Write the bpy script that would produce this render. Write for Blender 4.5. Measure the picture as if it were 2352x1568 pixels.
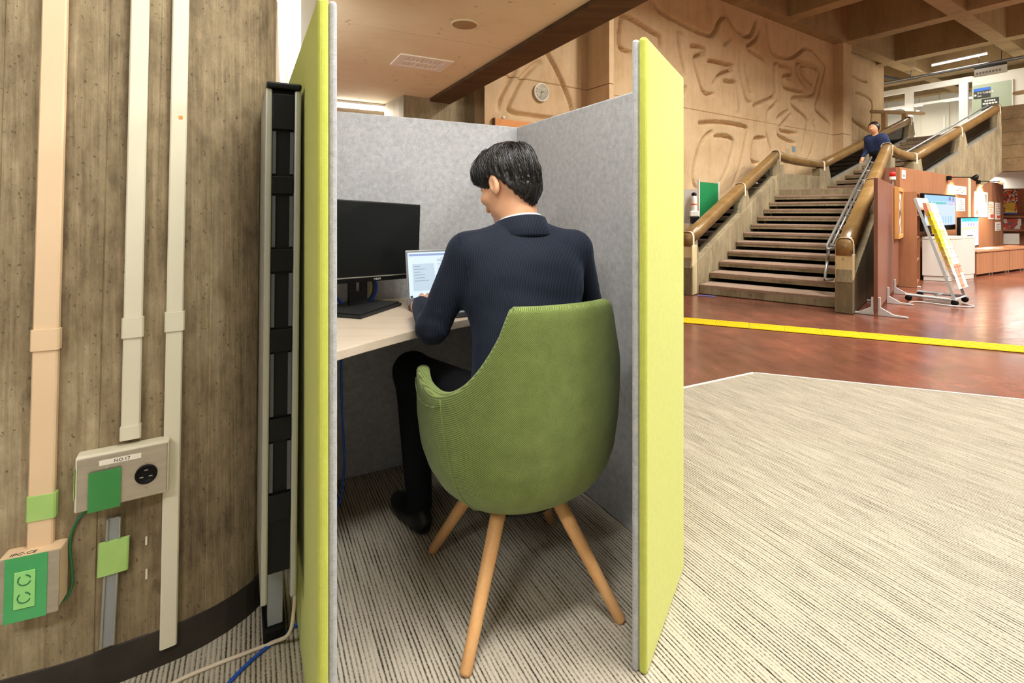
import bpy, bmesh, math, random
import numpy as np
from mathutils import Vector, Matrix

for _o in list(bpy.data.objects):
    bpy.data.objects.remove(_o, do_unlink=True)
SC = bpy.context.scene
COL = SC.collection
random.seed(7)
rng = np.random.default_rng(7)
R = math.radians

# ------------------------------------------------------------------ camera
EYE = 1.0875
cam_d = bpy.data.cameras.new('camera')
cam_d.sensor_width = 36.0
cam_d.sensor_fit = 'HORIZONTAL'
cam_d.lens = 1162.0 / 2352.0 * 36.0
cam_d.shift_y = -(784.0 - 488.0) / 2352.0
cam_d.clip_start = 0.02
cam_d.clip_end = 200
cam = bpy.data.objects.new('camera', cam_d)
COL.objects.link(cam)
cam.location = (0, 0, EYE)
cam.rotation_euler = (R(90), 0, 0)
SC.camera = cam

# ------------------------------------------------------------------ world, exposure
W = bpy.data.worlds.new('world')
SC.world = W
W.use_nodes = True
W.node_tree.nodes['Background'].inputs[0].default_value = (1.0, 0.965, 0.92, 1)
W.node_tree.nodes['Background'].inputs[1].default_value = 0.24
SC.view_settings.view_transform = 'Standard'
SC.view_settings.look = 'None'
SC.view_settings.gamma = 1.0
SC.view_settings.use_curve_mapping = False
SC.view_settings.exposure = 0.74
HALL_W = 170.0      # watts of each hall lamp in the coffered ceiling
LOW_W = 30.0        # watts of each lamp under the low ceiling

# ------------------------------------------------------------------ helpers
def srgb(r, g, b):
    def c(x):
        x = x / 255.0
        return x / 12.92 if x <= 0.04045 else ((x + 0.055) / 1.055) ** 2.4
    return (c(r), c(g), c(b), 1.0)

class Fr:
    """plan frame: u runs at `deg` clockwise from +Y, v is 90 degrees further clockwise"""
    def __init__(s, x, y, deg):
        a = R(deg)
        s.o = (x, y); s.u = (math.sin(a), math.cos(a)); s.v = (math.cos(a), -math.sin(a))
    def __call__(s, u, v, z=0.0):
        return (s.o[0] + u * s.u[0] + v * s.v[0], s.o[1] + u * s.u[1] + v * s.v[1], z)
IDF = Fr(0, 0, 90)   # u -> +X, v -> -Y

class MB:
    def __init__(s):
        s.v = []; s.f = []
    def add(s, vs, fs):
        n = len(s.v)
        s.v += [tuple(p) for p in vs]
        s.f += [tuple(i + n for i in f) for f in fs]
        return s
    def box(s, a, b, fr=None):
        fr = fr or (lambda x, y, z: (x, y, z))
        vs = [fr(x, y, z) for z in (a[2], b[2]) for y in (a[1], b[1]) for x in (a[0], b[0])]
        return s.add(vs, [(0, 1, 3, 2), (4, 6, 7, 5), (0, 4, 5, 1), (2, 3, 7, 6), (0, 2, 6, 4), (1, 5, 7, 3)])
    def loft(s, A, B):
        n = len(A)
        return s.add(list(A) + list(B), [tuple(range(n))[::-1], tuple(range(n, 2 * n))] +
                     [(i, (i + 1) % n, n + (i + 1) % n, n + i) for i in range(n)])
    def prism(s, poly, z0, z1, fr=None):
        fr = fr or (lambda x, y, z: (x, y, z))
        return s.loft([fr(x, y, z0) for x, y in poly], [fr(x, y, z1) for x, y in poly])
    def side(s, poly, v0, v1, fr):
        """polygon in (u, z), extruded across v"""
        return s.loft([fr(u, v0, z) for u, z in poly], [fr(u, v1, z) for u, z in poly])
    def loops(s, L, closed=True, caps=True):
        n = len(L[0]); base = len(s.v)
        for l in L: s.v += [tuple(p) for p in l]
        for i in range(len(L) - 1):
            for j in range(n if closed else n - 1):
                k = (j + 1) % n
                s.f.append((base + i * n + j, base + i * n + k, base + (i + 1) * n + k, base + (i + 1) * n + j))
        if caps and closed:
            s.f.append(tuple(base + j for j in range(n))[::-1])
            s.f.append(tuple(base + (len(L) - 1) * n + j for j in range(n)))
        return s
    def tube(s, path, r, n=10, caps=True, flat=1.0):
        P = [Vector(p) for p in path]
        rs = r if isinstance(r, (list, tuple)) else [r] * len(P)
        L = []; ref = None
        for i, p in enumerate(P):
            t = (P[min(i + 1, len(P) - 1)] - P[max(i - 1, 0)]).normalized()
            if ref is None:
                ref = Vector((0, 0, 1)) if abs(t.z) < 0.9 else Vector((1, 0, 0))
            a = (ref - t * ref.dot(t)).normalized(); ref = a
            b = t.cross(a)
            L.append([p + rs[i] * (math.cos(2 * math.pi * k / n) * a * flat + math.sin(2 * math.pi * k / n) * b) for k in range(n)])
        return s.loops(L, True, caps)
    def lathe(s, prof, c, axis=(0, 0, 1), n=24):
        """prof: list of (radius, height along axis)"""
        ax = Vector(axis).normalized()
        ref = Vector((0, 0, 1)) if abs(ax.z) < 0.9 else Vector((1, 0, 0))
        a = (ref - ax * ref.dot(ax)).normalized(); b = ax.cross(a); c = Vector(c)
        return s.loops([[c + ax * h + max(r, 1e-5) * (math.cos(2 * math.pi * k / n) * a + math.sin(2 * math.pi * k / n) * b)
                         for k in range(n)] for r, h in prof])
    def build(s, name, mat, parent=None, smooth=False, bevel=0.0, seg=2):
        me = bpy.data.meshes.new(name)
        ob = bpy.data.objects.new(name, me)
        COL.objects.link(ob)
        if parent is None:
            P = np.array(s.v, dtype=float)
            lo, hi = P.min(0), P.max(0)
            org = Vector(((lo[0] + hi[0]) / 2, (lo[1] + hi[1]) / 2, lo[2]))
            ob.location = org
        else:
            org = ORG[parent.name]
            ob.parent = parent
        ORG[ob.name] = org
        me.from_pydata([(p[0] - org[0], p[1] - org[1], p[2] - org[2]) for p in s.v], [], s.f)
        bm = bmesh.new(); bm.from_mesh(me)
        bmesh.ops.recalc_face_normals(bm, faces=bm.faces)
        bm.to_mesh(me); bm.free()
        if smooth:
            for p in me.polygons: p.use_smooth = True
        if mat is not None: me.materials.append(mat)
        if bevel > 0:
            m = ob.modifiers.new('bevel', 'BEVEL'); m.width = bevel; m.segments = seg
            m.limit_method = 'ANGLE'; m.angle_limit = R(40); m.harden_normals = False
        return ob
ORG = {}

def tag(o, label=None, cat=None, group=None, kind=None):
    if label: o['label'] = label
    if cat: o['category'] = cat
    if group: o['group'] = group
    if kind: o['kind'] = kind
    return o
def thing(name, label, cat, loc, group=None, kind=None):
    o = bpy.data.objects.new(name, None)
    o.empty_display_size = 0.05
    COL.objects.link(o); o.location = loc
    ORG[o.name] = Vector(loc)
    return tag(o, label, cat, group, kind)
def box_obj(name, a, b, mat, parent=None, fr=None, bevel=0.0, **k):
    return tag(MB().box(a, b, fr).build(name, mat, parent, bevel=bevel), **k)
def share(src, name, offset, parent):
    """another piece with the same mesh, moved by offset"""
    c = src.copy(); c.name = name; COL.objects.link(c)
    c.parent = parent; c.location = src.location + Vector(offset)
    ORG[c.name] = ORG[src.name]
    return c
def smooth_path(P, n=6, closed=False):
    P = [Vector(p) for p in P]; out = []
    m = len(P)
    for i in range(m - 1):
        p0, p1, p2, p3 = P[max(i - 1, 0)], P[i], P[i + 1], P[min(i + 2, m - 1)]
        for k in range(n):
            t = k / n
            out.append(0.5 * ((2 * p1) + (p2 - p0) * t + (2 * p0 - 5 * p1 + 4 * p2 - p3) * t * t + (3 * p1 - p0 - 3 * p2 + p3) * t ** 3))
    out.append(P[-1]); return out
def text_mb(s, size, o, right, up, depth=0.0006, align='LEFT'):
    cu = bpy.data.curves.new('txt', 'FONT'); cu.body = s; cu.size = size; cu.align_x = align
    cu.resolution_u = 2; cu.extrude = depth
    t = bpy.data.objects.new('txt', cu); COL.objects.link(t)
    dg = bpy.context.evaluated_depsgraph_get()
    me = bpy.data.meshes.new_from_object(t.evaluated_get(dg))
    r, u = Vector(right).normalized(), Vector(up).normalized(); n = r.cross(u)
    mb = MB().add([Vector(o) + v.co.x * r + v.co.y * u + v.co.z * n for v in me.vertices], [tuple(p.vertices) for p in me.polygons])
    bpy.data.objects.remove(t, do_unlink=True); bpy.data.meshes.remove(me); bpy.data.curves.remove(cu)
    return mb

# ------------------------------------------------------------------ materials
def new_mat(name):
    m = bpy.data.materials.new(name); m.use_nodes = True
    nt = m.node_tree; b = nt.nodes['Principled BSDF']
    return m, nt, b
def N(nt, t, **k):
    n = nt.nodes.new(t)
    for a, v in k.items(): setattr(n, a, v)
    return n
def mapping(nt, scale=(1, 1, 1), rot=(0, 0, 0), coord='Object'):
    tc = N(nt, 'ShaderNodeTexCoord'); mp = N(nt, 'ShaderNodeMapping')
    mp.inputs['Scale'].default_value = scale; mp.inputs['Rotation'].default_value = rot
    nt.links.new(tc.outputs[coord], mp.inputs[0])
    return mp.outputs[0]
def noise(nt, vec, scale, detail=4, rough=0.55):
    n = N(nt, 'ShaderNodeTexNoise'); n.inputs['Scale'].default_value = scale
    n.inputs['Detail'].default_value = detail; n.inputs['Roughness'].default_value = rough
    nt.links.new(vec, n.inputs['Vector']); return n.outputs[0]
def ramp(nt, fac, stops, interp='LINEAR'):
    r = N(nt, 'ShaderNodeValToRGB'); e = r.color_ramp.elements
    r.color_ramp.interpolation = interp
    while len(e) < len(stops): e.new(0.5)
    for i, (p, c) in enumerate(stops): e[i].position = p; e[i].color = c
    nt.links.new(fac, r.inputs[0]); return r.outputs[0]
def mixc(nt, fac, a, b, mode='MIX'):
    m = N(nt, 'ShaderNodeMix', data_type='RGBA', blend_type=mode)
    for i, x in ((0, fac), (6, a), (7, b)):
        if hasattr(x, 'node'): nt.links.new(x, m.inputs[i])
        else: m.inputs[i].default_value = x
    return m.outputs[2]
def mth(nt, op, a, b=None, c=None):
    m = N(nt, 'ShaderNodeMath', operation=op)
    for i, x in enumerate((a, b, c)):
        if x is None: continue
        if hasattr(x, 'node'): nt.links.new(x, m.inputs[i])
        else: m.inputs[i].default_value = x
    return m.outputs[0]
def bump(nt, b, h, strength=0.3, dist=0.002):
    n = N(nt, 'ShaderNodeBump'); n.inputs['Strength'].default_value = strength
    n.inputs['Distance'].default_value = dist
    nt.links.new(h, n.inputs['Height']); nt.links.new(n.outputs[0], b.inputs['Normal'])
def simple(name, c, rough=0.5, metal=0.0, spec=0.5, c2=None, sc=8.0, st=(1, 1, 1), bmp=0.0, bsc=60.0, sheen=0.0, bd=0.001):
    m, nt, b = new_mat(name)
    b.inputs['Base Color'].default_value = c; b.inputs['Roughness'].default_value = rough
    b.inputs['Metallic'].default_value = metal; b.inputs['Specular IOR Level'].default_value = spec
    if sheen: b.inputs['Sheen Weight'].default_value = sheen
    if c2 is not None:
        v = mapping(nt, st); f = noise(nt, v, sc, 6, 0.6)
        nt.links.new(ramp(nt, f, [(0.3, c), (0.7, c2)]), b.inputs['Base Color'])
    if bmp:
        v = mapping(nt, st); bump(nt, b, noise(nt, v, bsc, 3), bmp, bd)
    return m
def emis(name, c, s, base=None):
    m, nt, b = new_mat(name)
    b.inputs['Base Color'].default_value = base or c
    b.inputs['Emission Color'].default_value = c; b.inputs['Emission Strength'].default_value = s
    return m
def glass(name, tint=(1, 1, 1, 1), rough=0.02):
    m, nt, b = new_mat(name)
    out = nt.nodes['Material Output']
    g = N(nt, 'ShaderNodeBsdfGlossy'); g.inputs['Roughness'].default_value = rough
    t = N(nt, 'ShaderNodeBsdfTransparent'); t.inputs[0].default_value = tint
    fr_ = N(nt, 'ShaderNodeFresnel'); fr_.inputs[0].default_value = 1.45
    mx = N(nt, 'ShaderNodeMixShader')
    nt.links.new(fr_.outputs[0], mx.inputs[0]); nt.links.new(t.outputs[0], mx.inputs[1]); nt.links.new(g.outputs[0], mx.inputs[2])
    nt.links.new(mx.outputs[0], out.inputs[0]); nt.nodes.remove(b)
    return m

M = {}
def felt(name, c, c2, sc=260, bs=0.35):
    m, nt, b = new_mat(name); v = mapping(nt)
    f1 = noise(nt, v, sc, 5, 0.7); f2 = noise(nt, v, sc * 0.16, 4, 0.6)
    f = mth(nt, 'ADD', mth(nt, 'MULTIPLY', f1, 0.6), mth(nt, 'MULTIPLY', f2, 0.4))
    nt.links.new(ramp(nt, f, [(0.36, c), (0.62, c2)]), b.inputs['Base Color'])
    b.inputs['Roughness'].default_value = 0.95; b.inputs['Specular IOR Level'].default_value = 0.15
    b.inputs['Sheen Weight'].default_value = 0.2
    bump(nt, b, f1, bs, 0.0015); return m
M['lime'] = felt('lime_fabric', srgb(180, 187, 78), srgb(192, 199, 94), 420, 0.25)
M['grey_felt'] = felt('grey_felt', srgb(150, 152, 154), srgb(190, 191, 192), 300, 0.3)

# striped carpet: loop rows run along the booth axis
m, nt, b = new_mat('striped_carpet')
v = mapping(nt, (1, 1, 1), (0, 0, R(-27.0)), 'Object')
sep = N(nt, 'ShaderNodeSeparateXYZ'); nt.links.new(v, sep.inputs[0])
vn = mapping(nt, (1, 1, 1), (0, 0, R(-27.0)), 'Object')
mp2 = N(nt, 'ShaderNodeMapping'); mp2.inputs['Scale'].default_value = (120, 6, 1); nt.links.new(vn, mp2.inputs[0])
row = noise(nt, mp2.outputs[0], 1.0, 2, 0.5)
mp3 = N(nt, 'ShaderNodeMapping'); mp3.inputs['Scale'].default_value = (170, 150, 1); nt.links.new(vn, mp3.inputs[0])
loop = noise(nt, mp3.outputs[0], 1.0, 2, 0.6)
saw = mth(nt, 'SINE', mth(nt, 'MULTIPLY', sep.outputs[0], 2 * math.pi / 0.0108))
mp4 = N(nt, 'ShaderNodeMapping'); mp4.inputs['Scale'].default_value = (14, 0.5, 1); nt.links.new(vn, mp4.inputs[0])
band = noise(nt, mp4.outputs[0], 1.0, 3, 0.6)
f = mth(nt, 'ADD', mth(nt, 'MULTIPLY', saw, 0.23), mth(nt, 'MULTIPLY', row, 0.55))
f = mth(nt, 'ADD', f, mth(nt, 'MULTIPLY', loop, 0.5))
f = mth(nt, 'ADD', f, mth(nt, 'MULTIPLY', band, 0.25))
nt.links.new(ramp(nt, f, [(0.27, srgb(36, 32, 27)), (0.42, srgb(104, 96, 83)), (0.57, srgb(170, 162, 146)), (0.95, srgb(188, 180, 164))]), b.inputs['Base Color'])
b.inputs['Roughness'].default_value = 1.0; b.inputs['Specular IOR Level'].default_value = 0.05
bump(nt, b, f, 0.6, 0.003); M['carpet'] = m

# polished red floor
m, nt, b = new_mat('polished_red_floor')
v = mapping(nt, (0.55, 0.55, 1))
f = noise(nt, v, 1.3, 6, 0.62); f2 = noise(nt, mapping(nt, (3.0, 1.0, 1), (0, 0, 0.4)), 3.0, 7, 0.7)
c1 = ramp(nt, f, [(0.34, srgb(88, 54, 42)), (0.5, srgb(112, 64, 48)), (0.55, srgb(134, 76, 57)), (0.7, srgb(140, 82, 62))])
c2 = ramp(nt, f2, [(0.35, srgb(76, 48, 40)), (0.65, srgb(154, 100, 82))])
nt.links.new(mixc(nt, 0.3, c1, c2), b.inputs['Base Color'])
rr = noise(nt, mapping(nt, (2, 9, 1), (0, 0, 0.5)), 2.5, 5, 0.6)
nt.links.new(mth(nt, 'MULTIPLY_ADD', rr, 0.22, 0.10), b.inputs['Roughness'])
b.inputs['Specular IOR Level'].default_value = 0.55
bump(nt, b, noise(nt, mapping(nt, (1, 1, 1)), 9, 3), 0.05, 0.004); M['red_floor'] = m

def boards(name, ca, cb, cc, along='z', w=6.5, dark=(0.30, 0.24, 0.16, 1), knots=True, bs=0.4, grain=1.0, var=0.55, stain=0.0):
    """board-marked concrete or pale wood: streaks along one axis, soft blotches, knots, pores"""
    m, nt, b = new_mat(name)
    st = {'z': (w, w, 0.35), 'x': (0.35, w, w), 'u': (w, w, 0.35)}[along]
    s1 = noise(nt, mapping(nt, st), 1.6, 5, 0.65)
    s2 = noise(nt, mapping(nt, tuple(x * 11 for x in st)), 1.5, 4, 0.6)
    bl = noise(nt, mapping(nt), 2.1, 5, 0.65)
    f = mth(nt, 'ADD', mth(nt, 'MULTIPLY', s1, var), mth(nt, 'MULTIPLY', s2, 0.3 * grain))
    f = mth(nt, 'ADD', f, mth(nt, 'MULTIPLY', bl, 0.9 - var))
    col = ramp(nt, f, [(0.38, ca), (0.58, cb), (0.80, cc)])
    if knots:
        vo = N(nt, 'ShaderNodeTexVoronoi'); vo.inputs['Scale'].default_value = 3.0
        nt.links.new(mapping(nt, (2.2, 2.2, 1.6)), vo.inputs['Vector'])
        kf = ramp(nt, vo.outputs['Distance'], [(0.03, (1, 1, 1, 1)), (0.13, (0, 0, 0, 1))])
        col = mixc(nt, mth(nt, 'MULTIPLY', kf, 0.55), col, dark)
        po = noise(nt, mapping(nt, (90, 90, 60)), 1.0, 2, 0.5)
        pf = ramp(nt, po, [(0.66, (0, 0, 0, 1)), (0.74, (1, 1, 1, 1))])
        col = mixc(nt, mth(nt, 'MULTIPLY', pf, 0.35), col, dark)
    if stain:
        s3 = noise(nt, mapping(nt, (1.6, 1.6, 0.9)), 2.6, 8, 0.72); s4 = noise(nt, mapping(nt, (26, 26, 9)), 1.0, 6, 0.75)
        sf = ramp(nt, mth(nt, 'ADD', mth(nt, 'MULTIPLY', s3, 0.6), mth(nt, 'MULTIPLY', s4, 0.4)), [(0.40, (0.55, 0.54, 0.52, 1)), (0.52, (1, 1, 1, 1)), (0.66, (1.25, 1.22, 1.16, 1))])
        col = mixc(nt, stain * 1.6, col, sf, 'MULTIPLY')
    nt.links.new(col, b.inputs['Base Color'])
    b.inputs['Roughness'].default_value = 0.8; b.inputs['Specular IOR Level'].default_value = 0.25
    bump(nt, b, mth(nt, 'ADD', s2, mth(nt, 'MULTIPLY', s1, 0.8)), bs, 0.004)
    return m
# column: board-marked concrete with fine grain, pores, knots and scuffed patches
m, nt, b = new_mat('board_marked_concrete')
g1 = noise(nt, mapping(nt, (150, 150, 2.2)), 1.0, 4, 0.6)
g2 = noise(nt, mapping(nt, (9, 9, 0.35)), 1.0, 5, 0.65)
s3 = noise(nt, mapping(nt, (1.4, 1.4, 0.8)), 2.4, 8, 0.7)
s4 = noise(nt, mapping(nt, (30, 30, 12)), 1.0, 6, 0.75)
f = mth(nt, 'ADD', mth(nt, 'MULTIPLY', g1, 0.16), mth(nt, 'MULTIPLY', g2, 0.30))
f = mth(nt, 'ADD', f, mth(nt, 'ADD', mth(nt, 'MULTIPLY', s3, 0.36), mth(nt, 'MULTIPLY', s4, 0.28)))
col = ramp(nt, f, [(0.42, srgb(74, 62, 46)), (0.51, srgb(120, 105, 80)), (0.58, srgb(146, 130, 102)), (0.70, srgb(186, 171, 141))])
vo = N(nt, 'ShaderNodeTexVoronoi'); vo.inputs['Scale'].default_value = 3.0; nt.links.new(mapping(nt, (2.0, 2.0, 1.5)), vo.inputs['Vector'])
kf = ramp(nt, mth(nt, 'ADD', vo.outputs['Distance'], mth(nt, 'MULTIPLY', s4, 0.06)), [(0.05, (1, 1, 1, 1)), (0.16, (0, 0, 0, 1))])
col = mixc(nt, mth(nt, 'MULTIPLY', kf, 0.6), col, srgb(62, 50, 36))
po = ramp(nt, noise(nt, mapping(nt, (130, 130, 90)), 1.0, 2, 0.5), [(0.67, (0, 0, 0, 1)), (0.72, (1, 1, 1, 1))])
col = mixc(nt, mth(nt, 'MULTIPLY', po, 0.55), col, srgb(52, 42, 30))
nt.links.new(col, b.inputs['Base Color']); b.inputs['Roughness'].default_value = 0.75; b.inputs['Specular IOR Level'].default_value = 0.3
bump(nt, b, mth(nt, 'SUBTRACT', mth(nt, 'ADD', g1, mth(nt, 'MULTIPLY', s4, 0.6)), po), 0.5, 0.003); M['column'] = m
M['relief'] = boards('tan_relief_concrete', srgb(184, 152, 113), srgb(206, 177, 138), srgb(220, 194, 157), w=5, bs=0.12, dark=srgb(140, 92, 50), knots=False, var=0.35)
M['stair_conc'] = boards('grey_stair_concrete', srgb(104, 93, 72), srgb(140, 127, 100), srgb(172, 159, 130), w=3, bs=0.3, dark=srgb(70, 58, 40), stain=0.35)
M['beam'] = boards('brown_ceiling_beam', srgb(130, 108, 76), srgb(158, 134, 98), srgb(174, 150, 112), along='z', w=2, bs=0.15, knots=False)
M['plank_conc'] = boards('plank_marked_concrete', srgb(92, 74, 50), srgb(122, 102, 74), srgb(146, 126, 94), along='x', w=2.5, bs=0.3, knots=True)
M['low_ceil'] = boards('cream_concrete_soffit', srgb(232, 216, 178), srgb(242, 230, 196), srgb(248, 238, 208), along='x', w=1.2, bs=0.25, dark=srgb(120, 92, 60), var=0.3)
M['dark_beam'] = boards('dark_timber_beam', srgb(66, 48, 30), srgb(88, 66, 44), srgb(110, 84, 58), along='x', w=7, bs=0.3, knots=False)
M['tread_carpet'] = felt('brown_tread_carpet', srgb(136, 112, 96), srgb(166, 140, 120), 120, 0.3)
M['rail_wood'] = boards('worn_brown_rail', srgb(104, 77, 38), srgb(132, 102, 58), srgb(154, 126, 82), along='x', w=4, bs=0.05, knots=False)
M['rail_wood'].node_tree.nodes['Principled BSDF'].inputs['Roughness'].default_value = 0.32
M['rail_wood'].node_tree.nodes['Principled BSDF'].inputs['Specular IOR Level'].default_value = 0.6
M['teak'] = boards('reddish_wood_veneer', srgb(140, 94, 66), srgb(160, 110, 78), srgb(174, 124, 90), w=9, bs=0.05, knots=False)
M['teak'].node_tree.nodes['Principled BSDF'].inputs['Roughness'].default_value = 0.45
M['teak_dark'] = boards('dark_red_wood_veneer', srgb(118, 76, 62), srgb(134, 88, 72), srgb(148, 102, 84), w=9, bs=0.05, knots=False)
M['teak_dark'].node_tree.nodes['Principled BSDF'].inputs['Roughness'].default_value = 0.35
M['beech'] = boards('beech_leg', srgb(202, 150, 94), srgb(216, 166, 110), srgb(226, 180, 126), w=14, bs=0.03, knots=False)
M['beech'].node_tree.nodes['Principled BSDF'].inputs['Roughness'].default_value = 0.4
M['desk'] = boards('pale_wood_laminate', srgb(206, 186, 160), srgb(222, 206, 184), srgb(232, 218, 198), along='x', w=6, bs=0.02, knots=False)
M['desk'].node_tree.nodes['Principled BSDF'].inputs['Roughness'].default_value = 0.4
M['frame_wood'] = simple('orange_frame_wood', srgb(206, 150, 80), 0.4, c2=srgb(220, 166, 96), sc=4, st=(6, 6, 0.6))
M['orange'] = simple('orange_board_wood', srgb(206, 128, 52), 0.45, c2=srgb(218, 144, 66), sc=5, st=(1, 6, 6))
M['white'] = simple('white_paint', srgb(236, 236, 230), 0.45)
M['offwhite'] = simple('offwhite_wall', srgb(226, 221, 208), 0.6, c2=srgb(234, 230, 218), sc=1)
M['cream_duct'] = simple('cream_duct_plastic', srgb(220, 214, 190), 0.5, c2=srgb(232, 227, 206), sc=3, st=(1, 1, .4))
M['peach_duct'] = simple('peach_duct_plastic', srgb(228, 198, 160), 0.5, c2=srgb(236, 208, 172), sc=3, st=(1, 1, .4))
M['base_black'] = simple('scuffed_black_base', srgb(30, 26, 22), 0.7, c2=srgb(58, 50, 42), sc=9, bmp=0.3, bsc=30)
M['steel'] = simple('brushed_steel_plate', srgb(176, 168, 152), 0.38, metal=0.7, c2=srgb(190, 182, 166), sc=20, st=(1, 1, 6))
M['alu'] = simple('grey_aluminium', srgb(168, 168, 158), 0.4, metal=0.5)
M['alu_grey'] = simple('blue_grey_channel', srgb(150, 154, 158), 0.45, metal=0.3)
M['pipe'] = simple('satin_steel_pipe', srgb(176, 178, 176), 0.35, metal=0.6)
M['black'] = simple('black_plastic', srgb(8, 9, 9), 0.5, spec=0.22)
M['black_matte'] = simple('matte_black_plastic', srgb(28, 30, 30), 0.55, bmp=0.1, bsc=300)
M['dark_grey'] = simple('dark_grey_plastic', srgb(70, 72, 76), 0.4)
M['laptop_grey'] = simple('silver_grey_laptop_shell', srgb(150, 152, 156), 0.35, metal=0.4)
M['glass'] = glass('clear_glass', (0.97, 0.98, 0.97, 1))
M['strap'] = simple('cream_strap', srgb(236, 214, 186), 0.6)
M['foot_white'] = simple('pale_grey_enamel', srgb(214, 216, 216), 0.4)
M['rack_grey'] = simple('rack_grey_enamel', srgb(178, 186, 188), 0.4)
M['cab_grey'] = simple('light_grey_laminate', srgb(196, 190, 182), 0.5, c2=srgb(204, 199, 191), sc=2)
M['cable_white'] = simple('cream_cable', srgb(214, 200, 178), 0.5)
M['cable_blue'] = simple('blue_cable', srgb(30, 84, 190), 0.45)
M['cable_black'] = simple('black_cable', srgb(20, 20, 22), 0.5)
M['cable_yellow'] = simple('yellow_cable', srgb(200, 170, 40), 0.5)
M['wire_green'] = simple('green_wire', srgb(40, 118, 72), 0.5)
M['yellow'] = simple('yellow_tactile_rubber', srgb(244, 196, 6), 0.45, c2=srgb(250, 208, 20), sc=3)
M['skin'] = simple('skin', srgb(226, 168, 128), 0.5, c2=srgb(234, 180, 142), sc=14, bmp=0.05, bsc=300)
M['skin'].node_tree.nodes['Principled BSDF'].inputs['Subsurface Weight'].default_value = 0.08
M['hair'] = simple('black_hair', srgb(18, 16, 16), 0.36, spec=0.5, c2=srgb(36, 32, 30), sc=40)
M['shirt'] = simple('white_shirt', srgb(236, 238, 244), 0.7)
M['trouser'] = simple('black_trousers', srgb(17, 18, 22), 0.9, spec=0.2, bmp=0.2, bsc=400)
M['shoe'] = simple('black_shoe', srgb(12, 12, 13), 0.4)
M['tape_green'] = simple('green_masking_tape', srgb(64, 160, 92), 0.6, c2=srgb(78, 172, 104), sc=12)
M['tape_lime'] = simple('light_green_masking_tape', srgb(160, 200, 110), 0.65, c2=srgb(172, 210, 124), sc=14)
M['tape_pale'] = simple('pale_green_tape_over_outlet', srgb(150, 218, 130), 0.6)
M['socket_green'] = simple('dark_green_taped_socket', srgb(22, 108, 74), 0.3)
M['board_green'] = simple('green_chalkboard', srgb(18, 122, 70), 0.4, c2=srgb(28, 138, 82), sc=1.5)
M['sage'] = simple('sage_green_board', srgb(166, 178, 154), 0.55)
M['sign_dark'] = simple('dark_sign_face', srgb(52, 54, 50), 0.5)
M['sign_blue'] = simple('blue_sign_band', srgb(36, 104, 206), 0.5)
M['ink'] = simple('dark_ink', srgb(40, 38, 36), 0.7)
M['ink_soft'] = simple('grey_ink', srgb(140, 138, 134), 0.7)
M['ink_red'] = simple('red_ink', srgb(206, 84, 56), 0.7)
M['ink_blue'] = simple('blue_ink', srgb(92, 116, 176), 0.7)
M['ink_orange'] = simple('orange_ink', srgb(232, 150, 60), 0.7)
M['paper'] = simple('white_paper', srgb(244, 238, 226), 0.75)
M['vent_white'] = simple('vent_cream', srgb(250, 246, 236), 0.55)
M['speaker_tan'] = simple('tan_speaker_grille', srgb(170, 142, 100), 0.6)
M['red_lamp'] = simple('red_plastic_cap', srgb(206, 30, 34), 0.35)
M['newel_cream'] = boards('worn_cream_newel', srgb(176, 156, 112), srgb(208, 190, 146), srgb(222, 206, 166), w=3, bs=0.2, dark=srgb(120, 100, 66))
M['tube_far'] = emis('lit_far_tube', (1.0, 0.97, 0.92, 1), 7.0)
M['lamp_on'] = emis('lit_lamp_diffuser', (1.0, 0.96, 0.9, 1), 14.0)
M['tube_on'] = emis('lit_fluorescent_tube', (1.0, 0.97, 0.92, 1), 30.0)
M['bulb_on'] = emis('lit_spot_bulb', (1.0, 0.82, 0.55, 1), 22.0)
M['daylight'] = emis('daylight_window_pane', (1.0, 0.99, 0.96, 1), 2.2)
M['screen_off'] = simple('switched_off_screen', srgb(14, 17, 17), 0.35, spec=0.4, bmp=0.02, bsc=800)

# green twill chair fabric
m, nt, b = new_mat('green_twill_fabric')
v = mapping(nt, (1, 1, 1), (0, 0, 0)); sep = N(nt, 'ShaderNodeSeparateXYZ'); nt.links.new(v, sep.inputs[0])
dg = mth(nt, 'ADD', mth(nt, 'MULTIPLY', sep.outputs[0], 0.8), mth(nt, 'ADD', mth(nt, 'MULTIPLY', sep.outputs[1], 0.5), mth(nt, 'MULTIPLY', sep.outputs[2], -0.75)))
tw = mth(nt, 'SINE', mth(nt, 'MULTIPLY', dg, 2 * math.pi / 0.0042))
nz = noise(nt, v, 700, 2, 0.6); nz2 = noise(nt, v, 24, 4, 0.6)
f = mth(nt, 'ADD', mth(nt, 'MULTIPLY_ADD', tw, 0.16, 0.28), mth(nt, 'MULTIPLY', nz, 0.45))
f = mth(nt, 'ADD', f, mth(nt, 'MULTIPLY_ADD', nz2, 0.2, -0.1))
nt.links.new(ramp(nt, f, [(0.25, srgb(64, 78, 40)), (0.5, srgb(109, 126, 66)), (0.78, srgb(148, 162, 96))]), b.inputs['Base Color'])
b.inputs['Roughness'].default_value = 0.95; b.inputs['Specular IOR Level'].default_value = 0.1; b.inputs['Sheen Weight'].default_value = 0.15
bump(nt, b, f, 0.5, 0.0015); M['twill'] = m

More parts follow.
